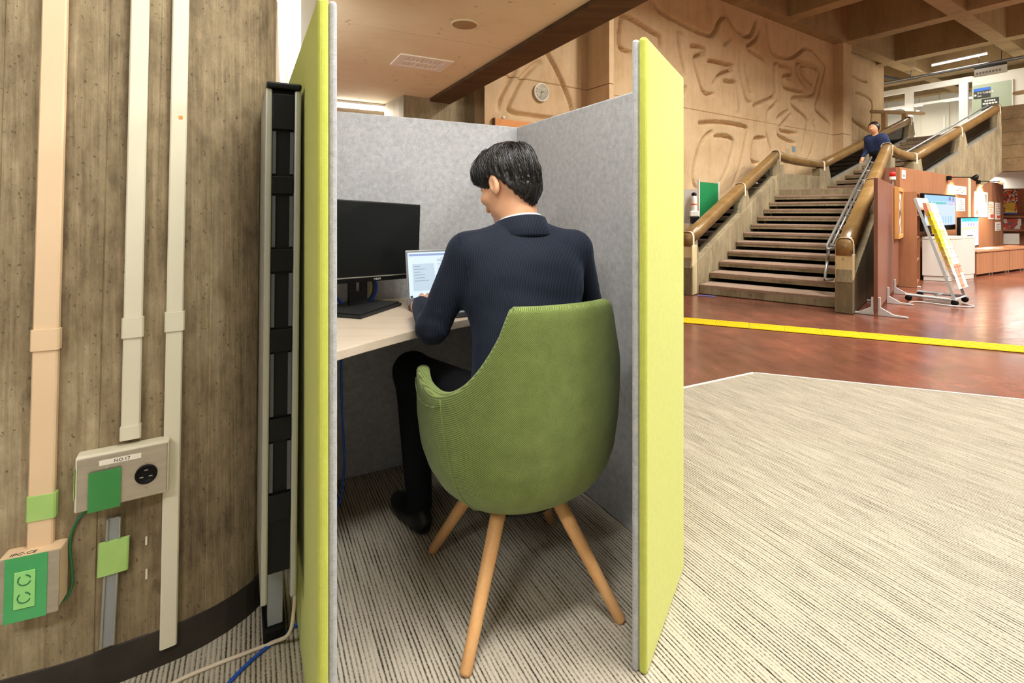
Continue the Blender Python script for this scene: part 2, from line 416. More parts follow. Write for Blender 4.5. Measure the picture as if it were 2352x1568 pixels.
# navy pinstripe suit
m, nt, b = new_mat('navy_pinstripe_wool')
v = mapping(nt, (1, 1, 1), (0, 0, R(24))); sep = N(nt, 'ShaderNodeSeparateXYZ'); nt.links.new(v, sep.inputs[0])
st = mth(nt, 'SINE', mth(nt, 'MULTIPLY', sep.outputs[0], 2 * math.pi / 0.0062))
nz = noise(nt, v, 500, 2, 0.6)
f = mth(nt, 'ADD', mth(nt, 'MULTIPLY_ADD', st, 0.17, 0.3), mth(nt, 'MULTIPLY', nz, 0.4))
nt.links.new(ramp(nt, f, [(0.3, srgb(16, 20, 30)), (0.62, srgb(24, 31, 46)), (0.85, srgb(40, 50, 74))]), b.inputs['Base Color'])
b.inputs['Roughness'].default_value = 0.8; b.inputs['Specular IOR Level'].default_value = 0.25; b.inputs['Sheen Weight'].default_value = 0.08
b.inputs['Sheen Tint'].default_value = (0.5, 0.65, 1, 1)
bump(nt, b, f, 0.2, 0.001); M['suit'] = m

def pattern(name, cols, sc, kind='VORONOI', rough=0.6, emit=0.0, st=(1, 1, 1)):
    m, nt, b = new_mat(name)
    if kind == 'VORONOI':
        vo = N(nt, 'ShaderNodeTexVoronoi'); vo.inputs['Scale'].default_value = sc
        nt.links.new(mapping(nt, st), vo.inputs['Vector'])
        sp = N(nt, 'ShaderNodeSeparateColor'); nt.links.new(vo.outputs['Color'], sp.inputs[0]); f = sp.outputs[0]
    else:
        f = noise(nt, mapping(nt, st), sc, 3, 0.6)
    n = len(cols)
    c = ramp(nt, f, [(i / n, k) for i, k in enumerate(cols)], 'CONSTANT')
    nt.links.new(c, b.inputs['Base Color']); b.inputs['Roughness'].default_value = rough
    if emit:
        nt.links.new(c, b.inputs['Emission Color']); b.inputs['Emission Strength'].default_value = emit
    return m
# relief grooves in wall metres (along the wall, height)
GB= [[(-4.775,4.754),(-4.724,4.673),(-4.55,4.585),(-4.19,4.533),(-3.736,4.47),(-3.337,4.443),(-3.131,4.458),(-3.005,4.568),(-2.898,4.756),(-2.747,4.905),(-2.637,4.963),(-2.548,4.882),(-2.39,4.77),(-2.16,4.696),(-1.995,4.675),(-1.852,4.703),(-1.755,4.777),(-1.682,4.901),(-1.573,5.145)],[(-4.602,3.934),(-4.595,4.121),(-4.62,4.175),(-4.758,4.194),(-4.994,4.249),(-5.288,4.311),(-5.446,4.332),(-5.539,4.294),(-5.57,4.239),(-5.601,4.037),(-5.601,3.841),(-5.57,3.781),(-5.415,3.754),(-5.256,3.749)],[(-3.966,4.32),(-4.097,4.313),(-4.097,4.193),(-4.041,3.963),(-3.966,3.758),(-3.901,3.562)],[(-3.774,4.144),(-3.579,4.18),(-3.358,4.183),(-3.296,4.157),(-3.337,4.087),(-3.499,4.021),(-3.638,3.96),(-3.618,3.815),(-3.539,3.629),(-3.439,3.444),(-3.358,3.355),(-3.214,3.336),(-3.005,3.351)],[(-3.255,3.962),(-3.005,3.991),(-2.703,3.99),(-2.458,4.009),(-2.39,3.988),(-2.413,3.931),(-2.57,3.867),(-2.768,3.797),(-2.898,3.726),(-2.983,3.636),(-3.068,3.56),(-3.11,3.541)],[(-2.747,3.658),(-2.526,3.677),(-2.322,3.685),(-2.276,3.606),(-2.23,3.372),(-2.193,3.189),(-2.207,3.107),(-2.299,3.075)],[(-2.207,4.326),(-2.183,4.102),(-2.137,3.841),(-2.043,3.584),(-1.948,3.407),(-1.828,3.34),(-1.731,3.366)],[(-1.731,3.27),(-1.433,3.388),(-1.021,3.538),(-0.862,3.63),(-0.835,3.806),(-0.851,4.063),(-0.862,4.263),(-0.819,4.342),(-0.646,4.377)],[(-1.972,4.123),(-1.948,3.951),(-1.876,3.744),(-1.804,3.562),(-1.706,3.534)],[(-1.458,4.975),(-1.483,4.858),(-1.583,4.7),(-1.779,4.566),(-1.924,4.485),(-1.876,4.425),(-1.633,4.373),(-1.382,4.332),(-1.178,4.291)],[(-2.458,4.558),(-2.57,4.471),(-2.659,4.389),(-2.747,4.352)],[(-1.203,5.154),(-1.178,4.919),(-1.1,4.707),(-0.995,4.527),(-0.754,4.483),(-0.368,4.506),(-0.083,4.584),(0.21,4.741),(0.39,4.859),(0.574,4.892),(0.823,4.85),(1.144,4.716),(1.34,4.621),(1.354,4.495),(1.274,4.323),(1.144,4.05),(0.982,3.744),(0.899,3.577),(0.95,3.489),(1.209,3.391),(1.507,3.293),(1.622,3.192),(1.595,3.011),(1.474,2.678),(1.44,2.467)],[(-0.727,4.285),(-0.48,4.325),(-0.227,4.307),(-0.187,4.224),(-0.227,4.158),(-0.508,4.101),(-0.547,3.993),(-0.524,3.879),(-0.424,3.834),(-0.083,3.827),(0.543,3.859)],[(-0.396,4.05),(-0.284,4.073),(-0.17,4.084)],[(0.543,3.952),(0.33,4.06),(0.121,4.181),(0.063,4.323),(0.092,4.478),(0.39,4.559),(0.823,4.537),(1.046,4.447),(1.046,4.321),(0.918,4.05),(0.792,3.845),(0.574,3.78),(0.092,3.694),(-0.141,3.649),(-0.198,3.553),(-0.083,3.462),(0.27,3.351),(0.482,3.252),(0.531,3.133),(0.451,2.941),(0.33,2.625),(0.24,2.452)],[(0.76,4.097),(0.451,4.17),(0.27,4.264),(0.24,4.366),(0.282,4.449),(0.574,4.497),(0.823,4.475),(0.937,4.399)],[(0.092,3.649),(0.33,3.669),(0.698,3.724)],[(-0.754,3.514),(-0.862,3.414),(-1.073,3.29),(-1.167,3.166),(-1.203,2.992),(-1.203,2.794),(-1.115,2.603),(-1.047,2.466),(-1.021,2.354)],[(-0.284,3.35),(-0.536,3.263),(-0.754,3.138),(-0.781,3.005),(-0.754,2.791),(-0.536,2.722),(0.004,2.631)],[(-0.198,3.285),(-0.396,3.146),(-0.646,2.975),(-0.656,2.901),(-0.48,2.873),(0.092,2.864)],[(0.823,3.271),(0.811,3.161),(0.887,3.043),(0.855,2.79),(0.76,2.595),(0.605,2.398),(0.543,2.317)],[(-3.539,2.748),(-3.255,2.793),(-2.962,2.83),(-2.615,2.847),(-2.207,2.852),(-1.948,2.823),(-1.914,2.772),(-1.995,2.534),(-2.09,2.257),(-2.183,2.01),(-2.322,1.763),(-2.436,1.6)],[(-3.047,2.541),(-2.833,2.577),(-2.57,2.581),(-2.427,2.527),(-2.422,2.448),(-2.481,2.258),(-2.592,2.015),(-2.747,1.773),(-2.877,1.613)],[(-3.068,2.641),(-3.255,2.561),(-3.439,2.396),(-3.559,2.188),(-3.658,1.935),(-3.685,1.737),(-3.638,1.59),(-3.539,1.507)],[(-1.203,2.653),(-1.608,2.634),(-1.706,2.502),(-1.755,2.333),(-1.765,2.195),(-1.682,2.118),(-1.483,2.123)],[(-3.89,3.406),(-3.92,3.28),(-3.947,3.204)]]
GA= [[(-7.158,3.537),(-7.118,3.46),(-7.037,3.368),(-6.928,3.225),(-6.817,3.059),(-6.732,2.908),(-6.661,2.775),(-6.625,2.658),(-6.589,2.497)],[(-7.184,3.274),(-7.25,3.263),(-7.328,3.214),(-7.457,3.09),(-7.545,2.994),(-7.644,2.837),(-7.73,2.674),(-7.773,2.578),(-7.773,2.527),(-7.718,2.493),(-7.595,2.471),(-7.418,2.469),(-7.158,2.471),(-6.831,2.462)],[(-7.644,3.122),(-7.767,2.921),(-7.851,2.788),(-7.922,2.64),(-7.957,2.467)]]
GC= [[(3.005,4.685),(3.275,4.69),(3.672,4.643),(4.082,4.659)],[(3.353,4.279),(3.753,4.278),(4.166,4.223),(4.377,4.12),(4.377,3.9),(4.292,3.523)],[(3.005,4.023),(3.081,3.684),(3.197,3.521),(3.672,3.409),(4.335,3.307)]]
# ================================================================== the setting
fl = MB().box((-14, -8, -0.1), (30, 30, -0.004)).build('floor', M['red_floor'])
tag(fl, 'polished mottled red floor of the hall', kind='structure')
cp = [(-7, -1.01), (1.643, 3.415), (8.5, 0.86), (8.5, -6), (-7, -6)]
c = MB().prism(cp, -0.003, 0.004).build('floor_carpet', M['carpet'])
tag(c, 'striped beige and grey loop carpet around the booth', kind='structure')
# pale edging strip of the carpet
def strip_along(p, q, w, z0, z1):
    p, q = Vector(p), Vector(q); d = (q - p).normalized(); n = Vector((-d.y, d.x))
    return MB().prism([tuple(p), tuple(q), tuple(q + n * w), tuple(p + n * w)], z0, z1)
t1 = strip_along(cp[0], cp[1], 0.022, -0.003, 0.006).build('trim_1', M['offwhite']); tag(t1, 'pale edging strip along the carpet behind the booth', kind='structure')
t2 = strip_along(cp[1], cp[2], 0.016, -0.003, 0.006).build('trim_2', M['offwhite']); tag(t2, 'pale edging strip along the carpet by the red floor', kind='structure')

# yellow tactile guide strip, one tile after another, five ribs each
ta = Vector((1.78 + 1.6, 5.12 - 0.74)); 
TF = Fr(1.737, 5.118, 115.2)
ts = thing('tactile_guide_strip', 'yellow ribbed tactile guide strip crossing the red floor', 'guide strip', TF(0, 0, 0))
tm = MB().box((0.0, -0.125, 0), (0.296, 0.125, 0.003), TF)
for k in range(5):
    c0 = -0.1 + k * 0.05
    tm.side([(0.004, 0.003), (0.292, 0.003), (0.286, 0.007), (0.010, 0.007)], c0 - 0.011, c0 + 0.011, TF)
tile0 = tm.build('tile', M['yellow'], ts)
for k in list(range(-7, 0)) + list(range(1, 16)):
    a, b_ = TF(0.3 * k, 0), TF(0, 0)
    share(tile0, 'tile', (a[0] - b_[0], a[1] - b_[1], 0), ts)

# ---- relief walls ------------------------------------------------
WQ = Fr(6.4, 11.4, 56)       # u runs along the wall, v (toward the hall) off it
def relief(name, label, t0, t1, z0, z1, off, grooves, D=0.11, st=0.02):
    ts_ = np.arange(t0, t1 + st * .5, st); ts_[-1] = t1
    zs = np.arange(z0, z1 + st * .5, st); zs[-1] = z1
    zs = np.unique(np.concatenate([zs[np.abs(zs - 2.99) > 0.016], [2.974, 2.981, 2.985, 2.995, 2.999, 3.006]]))
    T, Z = np.meshgrid(ts_, zs, indexing='ij')
    H = np.zeros_like(T)
    for g in grooves:
        P = np.array([[p.x, p.y] for p in smooth_path([(a, b, 0) for a, b in g], 4)])
        L = np.concatenate([[0], np.cumsum(np.hypot(*np.diff(P, axis=0).T))])
        lo, hi = P.min(0) - 0.5, P.max(0) + 0.5
        i0, i1 = np.searchsorted(ts_, [lo[0], hi[0]]); j0, j1 = np.searchsorted(zs, [lo[1], hi[1]])
        if i1 <= i0 or j1 <= j0: continue
        X, Y = T[i0:i1, j0:j1], Z[i0:i1, j0:j1]
        best = np.full(X.shape, 9.0); side = np.zeros_like(X); al = np.zeros_like(X)
        for k in range(len(P) - 1):
            dx, dy = P[k + 1] - P[k]; l2 = dx * dx + dy * dy + 1e-12
            s = np.clip(((X - P[k, 0]) * dx + (Y - P[k, 1]) * dy) / l2, 0, 1)
            ex, ey = X - P[k, 0] - s * dx, Y - P[k, 1] - s * dy
            d = np.hypot(ex, ey); m_ = d < best
            best = np.where(m_, d, best); side = np.where(m_, np.sign(dx * ey - dy * ex), side); al = np.where(m_, L[k] + s * (L[k + 1] - L[k]), al)
        tap = np.clip(np.minimum(al, L[-1] - al) / 0.18, 0.0, 1) ** 0.6
        h = -D * tap * (np.clip((0.042 - best) / 0.018, 0, 1) + 0.25 * np.where(side > 0, np.exp(-best / 0.09), np.exp(-best / 0.02)))
        H[i0:i1, j0:j1] = np.minimum(H[i0:i1, j0:j1], h)
    H = np.where(np.abs(Z - 2.99) < 0.0065, H - 0.02, H)
    n0, n1 = T.shape
    V = [WQ(T[i, j], off + H[i, j], Z[i, j]) for i in range(n0) for j in range(n1)]
    F = [(i * n1 + j, (i + 1) * n1 + j, (i + 1) * n1 + j + 1, i * n1 + j + 1) for i in range(n0 - 1) for j in range(n1 - 1)]
    mb = MB().add(V, F)
    o = mb.build(name, M['relief'], smooth=True)
    return tag(o, label, kind='structure')
relief('wall_relief', 'tan wall carved with abstract maze-like grooves behind the stairs', -5.8, 1.78, 0, 5.4, 0.0, GB)
relief('wall_carved', 'tan carved wall with the round clock', -8.167, -6.315, 0, 5.4, 0.0, GA, D=0.06)
relief('wall_upper', 'tan carved wall at the head of the stairs', 2.2, 4.95, 0, 5.4, -0.15, GC)
# solid backing, fins and piers of the relief wall
def fin(name, t0, t1, o0, o1, mat, label, z1=5.3):
    mb = MB()
    for a, b_ in ((0, 2.984), (2.996, z1)):
        mb.box((t0, o0, a), (t1, o1, b_), WQ)
    o = mb.build(name, mat); return tag(o, label, kind='structure')
fin('wall_fin', -6.33, -5.86, -0.3, 0.0, M['relief'], 'tan wall return between clock wall and relief wall')
mb = MB()
for a, b_ in ((0, 2.984), (2.996, 5.3)): mb.prism([(-6.315, 0.0), (-6.33, 0.5), (-6.24, 0.5), (-5.95, 0.0)], a, b_, WQ)
tag(mb.build('wall_fin', M['relief']), 'tan projecting fin between clock wall and relief wall', kind='structure')
fin('wall_pier', 1.78, 2.22, -0.4, 0.22, M['relief'], 'tan square pier at the right end of the relief wall')
tag(MB().box((-8.2, -0.5, 0), (5.0, -0.32, 5.5), WQ).build('wall_backing', M['relief']), 'solid back of the relief walls', kind='structure')
tag(MB().box((4.952, -3.0, 0), (5.15, -0.15, 5.5), WQ).build('wall_end', M['relief']), 'tan end return of the upper carved wall', kind='structure')
# darker concrete walls left of the clock wall
tag(MB().box((-9.2, -1.0, 0), (-8.168, -0.3, 5.4), WQ).build('wall_pilaster', M['stair_conc']), 'grey concrete pilaster beside the clock wall', kind='structure')
tag(MB().box((-6.5, 9.2, 0), (-0.6, 9.5, 5.4)).build('wall_back', M['plank_conc']), 'dim concrete wall far behind the booth', kind='structure')

# ---- low concrete ceiling over the booth ----------------------------------
LC = Fr(0.90, 3.6, -28)      # origin on the outer edge; v < 0 is under the slab
lc = thing('ceiling', 'low cream concrete ceiling over the booth', None, LC(0, 0, 2.6), kind='structure')
for k, (a, b_) in enumerate([(-9.0, -4.0), (-4.0, -2.2), (-2.2, -0.41), (-0.41, 1.42), (1.42, 3.2), (3.2, 7.0)]):
    MB().box((a + 0.004, -9.0, 2.6), (b_ - 0.004, -0.30, 2.9), LC).build('ceiling_panel', M['low_ceil'], lc)
tag(MB().box((-9.0, -0.30, 2.56), (7.0, 0.0, 3.0), LC).build('ceiling_edge_beam', M['dark_beam'], lc), 'dark brown edge beam')
MB().box((-9.0, -9.0, 2.905), (7.0, -0.30, 3.0), LC).build('slab', M['dark_beam'], lc)

# ---- coffered ceiling over the hall ---------------------------------------
cf = thing('ceiling_coffers', 'brown coffered concrete ceiling high over the hall', None, WQ(0, 4, 5.2), kind='structure')
UB = [-9.1, -6.4, -3.65, -0.92, 1.80, 4.62, 7.4, 10.2, 13.0]
VB = [0.0, 2.20, 4.95, 7.7, 10.45, 13.2, 16.0]
for u_ in UB:
    MB().box((u_, -8.0, 5.2), (u_ + 0.36, 18.0, 6.06), WQ).build('beam', M['beam'], cf)
for v_ in [-5.6, -2.9] + VB:
    for i in range(len(UB) - 1):
        MB().box((UB[i] + 0.361, v_, 5.2), (UB[i + 1] - 0.001, v_ + 0.30, 6.06), WQ).build('cross_beam', M['beam'], cf)
MB().box((-11, -8, 6.06), (16, 19, 6.2), WQ).build('slab', M['beam'], cf)

# ---- walls that close the hall out of view ----------------------------------
tag(MB().box((-9, 18.2, 0), (16, 18.5, 6.2), WQ).build('wall_right', M['offwhite']), 'plain pale wall on the far right of the hall', kind='structure')

# ---- the big concrete column ------------------------------------------------
prof = [(-3.2, 0.10), (-2.6, 0.42), (-2.0, 0.70), (-1.55, 0.885), (-1.25, 1.012), (-1.09, 1.079), (-0.979, 1.128), (-0.854, 1.203), (-0.783, 1.258), (-0.728, 1.327), (-0.699, 1.405), (-0.712, 1.475), (-0.77, 1.54), (-0.90, 1.59), (-1.2, 1.62), (-2.0, 1.64), (-3.4, 1.55)]
CP = np.array([[p.x, p.y] for p in smooth_path([(a, b_, 0) for a, b_ in prof], 14)])
CL = np.concatenate([[0], np.cumsum(np.hypot(*np.diff(CP, axis=0).T))])
LEAN = 0.03
def col_pt(s, z, off=0.0):
    i = int(np.clip(np.searchsorted(CL, s) - 1, 0, len(CP) - 2)); t = (s - CL[i]) / (CL[i + 1] - CL[i])
    p = CP[i] * (1 - t) + CP[i + 1] * t; d = CP[i + 1] - CP[i]; d = d / np.hypot(*d)
    n = np.array([d[1], -d[0]])
    return (p[0] + n[0] * off, p[1] + n[1] * off + LEAN * z, z)
def col_s(k, z=0.5):
    """arc position on the camera side of the column where x / y == k"""
    g = CP[:, 0] / (CP[:, 1] + LEAN * z); idx = np.arange(len(CP)); m_ = (CL < CL[np.argmin(np.abs(CP[:, 0] + 0.699))]) & (CP[:, 0] > -2.7)
    return float(np.interp(k, g[m_], CL[m_]))
kpx = lambda px: (px - 1176) / 1162.0
# board-marked face: each shutter board a hair proud or shy of its neighbour
bw = [0.0]
while bw[-1] < CL[-1]: bw.append(bw[-1] + random.choice([0.085, 0.1, 0.115, 0.13]))
offs = [random.uniform(-0.003, 0.003) for _ in bw]
ss = []
for i in range(len(bw) - 1):
    for q_ in (0.0, 0.02, 0.2, 0.4, 0.6, 0.8, 0.98):
        s_ = bw[i] + q_ * (bw[i + 1] - bw[i])
        if s_ < CL[-1]: ss.append((s_, offs[i] - 0.0014 if q_ == 0 else offs[i]))
zl = [0.0, 0.6, 1.2, 1.8, 2.6]
mb = MB().loops([[col_pt(s_, z, o_) for s_, o_ in ss] for z in zl], closed=True, caps=False)
co = mb.build('wall_column', M['column']); tag(co, 'big rounded board-marked concrete column on the left', kind='structure')
bs = [s_ for s_, _ in ss][::2]
lo_ = [[col_pt(s_, z, o_) for s_ in bs] for z, o_ in ((0.0, 0.004), (0.088, 0.004), (0.092, -0.004))]
b_ = MB().loops(lo_, closed=True, caps=False).build('baseboard_column', M['base_black']); tag(b_, 'scuffed black skirting round the concrete column', kind='structure')

# ---- window wall between column and booth ------------------------------------
WW = Fr(-1.28, 3.25, 78)      # u to the right, v toward the camera
tag(MB().box((-2.6, -0.12, 0), (-0.07, 0.0, 1.72), WW).build('wall_left', M['relief']), 'tan wall below the bright window beside the column', kind='structure')
w1 = thing('window_1', 'bright overexposed window between the column and the booth', None, WW(-1.2, 0, 1.72), kind='structure')
MB().box((-2.6, -0.09, 1.72), (-0.07, -0.07, 2.6), WW).build('pane', M['daylight'], w1)
for u_ in (-2.6, -1.7, -0.80, -0.30): MB().box((u_, -0.06, 1.72), (u_ + 0.05, 0.02, 2.6), WW).build('window_frame', M['relief'], w1)
MB().box((-2.6, -0.06, 1.70), (-0.07, 0.03, 1.76), WW).build('window_sill', M['relief'], w1)
tag(MB().box((-0.068, -0.12, 0), (0.02, 0.02, 2.6), WW).build('trim_3', M['white']), 'white post at the end of the window wall', kind='structure')
# translucent sheet hung in front of the window
def ripple_sheet(fr, u0, u1, v, z0, z1, amp, n=40):
    A = []
    for z in np.linspace(z0, z1, 8):
        A.append([fr(u, v + amp * math.sin(i * 0.9 + z * 2) * (1.2 - (z - z0) / (z1 - z0) * .5), z) for i, u in enumerate(np.linspace(u0, u1, n))])
    mb = MB().loops(A, closed=False, caps=False)
    B = [[(p[0] + fr.v[0] * .002, p[1] + fr.v[1] * .002, p[2]) for p in l] for l in A]
    return mb.loops(B, closed=False, caps=False)
mt, nt, bb = new_mat('hanging_plastic_sheet'); bb.inputs['Base Color'].default_value = srgb(240, 240, 236); bb.inputs['Roughness'].default_value = 0.25; bb.inputs['Transmission Weight'].default_value = 0.55
sh = ripple_sheet(WW, -0.62, -0.12, 0.12, 1.2, 2.38, 0.02).build('hanging_sheet', mt, smooth=True); tag(sh, 'translucent white plastic sheet hanging before the bright window', 'sheet')
# ================================================================== staircase
SF = Fr(2.512, 6.794, 41.42)
RISE, GO, NL = 0.1279, 0.3745, 12
SLP = RISE / GO
LAND = NL * RISE
UF = Fr(6.684, 10.955, 61.0)
sc_ = thing('staircase', 'broad concrete staircase with brown carpeted treads and thick wooden rails', 'staircase', SF(0, 0.8, 0))
def tread(fr, u, v0, v1, z, depth, solid=False):
    t = MB().box((u, v0, z - (RISE - 0.003 if solid else 0.078)), (u + depth, v1, z - 0.018), fr).build('tread', M['stair_conc'], sc_, bevel=0.004)
    cpt = MB().side([(u - 0.006, z - 0.034), (u - 0.006, z - 0.006), (u, z), (u + depth - 0.01, z), (u + depth - 0.01, z - 0.0175), (u - 0.0008, z - 0.0175), (u - 0.0008, z - 0.034)], v0 + 0.012, v1 - 0.012, fr).build('tread_carpet', M['tread_carpet'], t)
    return t
for n in range(1, NL + 1):
    tread(SF, (n - 1) * GO, 0.002, 1.598, n * RISE, GO + (0.03 if n < NL else 0.0), solid=(n == 1))
# black block painted as the shade behind the open risers
MB().side([(GO * 0.95, 0.0), (GO * 0.95, RISE * 0.2), (NL * GO, LAND - 0.25), (NL * GO, 0.0)], 0.01, 1.59, SF).build('riser_gap_shade', M['black_matte'], sc_)
ZS, ZR = 0.46, 0.89         # stringer top and rail top above the nosing line
def stringer(fr, v0, v1, u0, u1, zt, bot):
    """sloping concrete side with its standing posts"""
    return MB().side(bot(u0) + [(u0, zt(u0)), (u1, zt(u1))] + bot(u1)[::-1], v0, v1, fr).build('stringer', M['stair_conc'], sc_, bevel=0.008)
def post(fr, v0, v1, u, zs, zr, wt=0.16, wb=0.42, lean=0.0):
    zt_ = lambda x: zr + (x - u) * SLP
    return MB().side([(u - wb / 2, zs - 0.02 - wb / 2 * SLP), (u - wt / 2, zt_(u - wt / 2) - 0.155), (u + wt / 2, zt_(u + wt / 2) - 0.155), (u + wb / 2, zs - 0.02 + wb / 2 * SLP)], v0, v1, fr).build('post', M['stair_conc'], sc_, bevel=0.006)
def rail(path, w=0.155, h=0.165):
    """thick round-topped rail through the given top points"""
    P = [Vector(p) for p in path]; L = []
    for i, p in enumerate(P):
        t = (P[min(i + 1, len(P) - 1)] - P[max(i - 1, 0)]); t.z = 0; t.normalize()
        n = Vector((t.y, -t.x, 0)); ring = []
        for a, zz in [(-0.5, -1.0), (-0.46, -1.0)] + [(-0.5, -0.45), (-0.47, -0.24), (-0.38, -0.09), (-0.24, -0.015), (0.0, 0.0), (0.24, -0.015), (0.38, -0.09), (0.47, -0.24), (0.5, -0.45)] + [(0.46, -1.0), (0.5, -1.0)]:
            ring.append(p + n * (a * w) + Vector((0, 0, zz * h)))
        ring = ring[1:-1]; L.append(ring)
    return MB().loops(L).build('handrail', M['rail_wood'], sc_, smooth=True)
def strap(p, t, w=0.158, h=0.19, wd=0.05):
    p = Vector(p); t = Vector((t[0], t[1], 0)).normalized(); n = Vector((t.y, -t.x, 0)); L = []
    for s_ in (-wd / 2, wd / 2):
        for k, e in ((0, 0.0), (1, 0.006)):
            ring = []
            for a, zz in [(-0.5 , -1.15)] + [(-0.5, -0.42), (-0.47, -0.22), (-0.38, -0.08), (-0.24, -0.012), (0.0, 0.0), (0.24, -0.012), (0.38, -0.08), (0.47, -0.22), (0.5, -0.42)] + [(0.5, -1.15)]:
                ring.append(p + n * (a * (w + 2 * e)) + Vector((0, 0, zz * h + e)) + t * s_)
            L.append(ring)
    return MB().loops([L[0], L[1], L[3], L[2], L[0]], closed=False, caps=False).build('strap', M['strap'], sc_)
def pane(fr, v, u0, u1, zs, zr):
    return MB().side([(u0, zs(u0) - 0.01), (u0, zr(u0) - 0.16), (u1, zr(u1) - 0.16), (u1, zs(u1) - 0.01)], v - 0.005, v + 0.005, fr).build('glass_pane', M['glass'], sc_)
for (v0, v1, ua, ub) in ((-0.17, -0.002, -0.22, 4.16), (1.60, 1.77, -0.28, 4.10)):
    vc = (v0 + v1) / 2
    zs = lambda u: ZS + SLP * u - 0.0
    zr = lambda u: ZR + SLP * u
    stringer(SF, v0, v1, ua, ub, zs, lambda u: [(u, 0.0)])
    for u in (ua + 0.12, 2.05, ub - 0.10):
        post(SF, v0 + 0.01, v1 - 0.01, u, zs(u), zr(u), wb=0.5 if u > 1 and u < 3 else 0.3)
    pane(SF, vc, ua + 0.2, 1.95, zs, zr); pane(SF, vc, 2.15, ub - 0.18, zs, zr)
    # square newel end under the rail
    MB().box((ua, v0, 0), (ua + 0.16, v1, zr(ua) - 0.155), SF).build('newel', M['newel_cream'], sc_, bevel=0.012)
    for u in (ua + 0.04, 1.98, ub - 0.03):
        strap(SF(u, vc, zr(u) + 0.004), SF.u)
# rails: lower flight, dip across the landing, upper flight
def railpath(side):
    v = -0.086 if side == 0 else 1.685
    ua, ub = (-0.24, 4.14) if side == 0 else (-0.30, 4.08)
    a = [SF(u, v, ZR + SLP * u) for u in np.linspace(ua, ub, 10)]
    vu = 0.0 if side == 0 else 1.68
    b_ = [UF(u, vu, 2.2 + SLP * u) for u in np.linspace(0.0, 3.88, 10)]
    e = Vector(a[-1]); s = Vector(b_[0])
    mid = [e + (s - e) * t + Vector((0, 0, dz)) for t, dz in ((0.10, -0.005), (0.25, -0.03), (0.5, -0.03), (0.8, -0.012))]
    return a, [a[-1]] + mid + [b_[0]], b_
for side in (0, 1):
    a, mid, b_ = railpath(side)
    rail(a); rail(mid, h=0.15); rail(b_)
    strap(Vector(b_[0]) + Vector((0, 0, 0.004)), UF.u)
    # parapet below the landing rail
    e, s = Vector(mid[0]), Vector(mid[-1]); d = (s - e); d.z = 0; L_ = d.length; d.normalize(); n = Vector((d.y, -d.x, 0)) * 0.08
    zt = 1.86
    p = [e - n, s - n, s + n, e + n]
    MB().loft([(q.x, q.y, LAND - 0.9) for q in p], [(q.x, q.y, zt) for q in p]).build('parapet', M['stair_conc'], sc_, bevel=0.008)
    for t in (0.05, 0.93):
        c0 = e + (s - e) * t
        p = [c0 - n * .95 - d * .08, c0 + d * .08 - n * .95, c0 + d * .08 + n * .95, c0 - d * .08 + n * .95]
        MB().loft([(q.x, q.y, zt - 0.01) for q in p], [(q.x, q.y, 2.03) for q in p]).build('post', M['stair_conc'], sc_)
# landing slab
A0, A1 = SF(4.1, 0.0), SF(4.1, 1.6); B0, B1 = UF(0.1, 0.08), UF(0.1, 1.6)
MB().prism([A0[:2], B0[:2], B1[:2], A1[:2]], LAND - 0.22, LAND - 0.02).build('landing', M['stair_conc'], sc_)
MB().prism([A0[:2], B0[:2], B1[:2], A1[:2]], LAND - 0.0195, LAND).build('landing_carpet', M['tread_carpet'], sc_)
# upper flight
NU = 11
for n in range(1, NU + 1):
    tread(UF, 0.12 + (n - 1) * GO * 0.92, 0.082, 1.598, LAND + n * RISE, GO * 0.95)
zr2 = lambda u: 2.2 + SLP * u
zs2 = lambda u: 2.2 + SLP * u - 0.50
for v in (0.0, 1.68):
    stringer(UF, v - 0.08, v + 0.08, -0.05, 3.95, zs2, lambda u: [(u, zr2(u) - 1.54)])
    for u in (0.08, 1.95, 3.82):
        post(UF, v - 0.075, v + 0.075, u, zs2(u), zr2(u), wt=0.2, wb=0.50 if 1 < u < 3 else 0.40)
    for u in (1.9, 3.8): strap(UF(u, v, zr2(u) + 0.004), UF.u)
    pane(UF, v, 0.2, 1.8, zs2, zr2); pane(UF, v, 2.1, 3.7, zs2, zr2)
    # bright edge moulding under the glass
    MB().side([(0.2, zs2(0.2) - 0.004), (0.2, zs2(0.2) + 0.03), (1.8, zs2(1.8) + 0.03), (1.8, zs2(1.8) - 0.004)], v + 0.05, v + 0.081, UF).build('glazing_bead', M['pipe'], sc_)
    MB().side([(2.1, zs2(2.1) - 0.004), (2.1, zs2(2.1) + 0.03), (3.7, zs2(3.7) + 0.03), (3.7, zs2(3.7) - 0.004)], v + 0.05, v + 0.081, UF).build('glazing_bead', M['pipe'], sc_)
# metal pipe rails on the inner right side
hr = thing('pipe_handrail', 'grey metal double pipe handrail along the lower flight', 'handrail', SF(0, 1.5, 0.4))
zn = lambda u, h: h + SLP * u + 0.128
P_ = [SF(0.05, 1.46, zn(0.05, 0.16)), SF(-0.12, 1.46, zn(-0.05, 0.17)), SF(-0.02, 1.46, zn(0.0, 0.50)), SF(0.12, 1.46, zn(0.12, 0.52)), SF(4.3, 1.46, zn(4.3, 0.52))]
MB().tube([SF(0.22, 1.50, 0.30), SF(0.10, 1.44, 0.30), SF(0.13, 1.44, 0.34), SF(0.34, 1.44, 0.66)], 0.017, 10).build('lower_bend', M['pipe'], hr, smooth=True)
MB().tube([SF(0.30, 1.50, 0.655), SF(0.20, 1.44, 0.655), SF(0.24, 1.44, 0.69), SF(4.3, 1.44, 0.69 + SLP * 4.06)], 0.019, 10).build('upper_pipe', M['pipe'], hr, smooth=True)
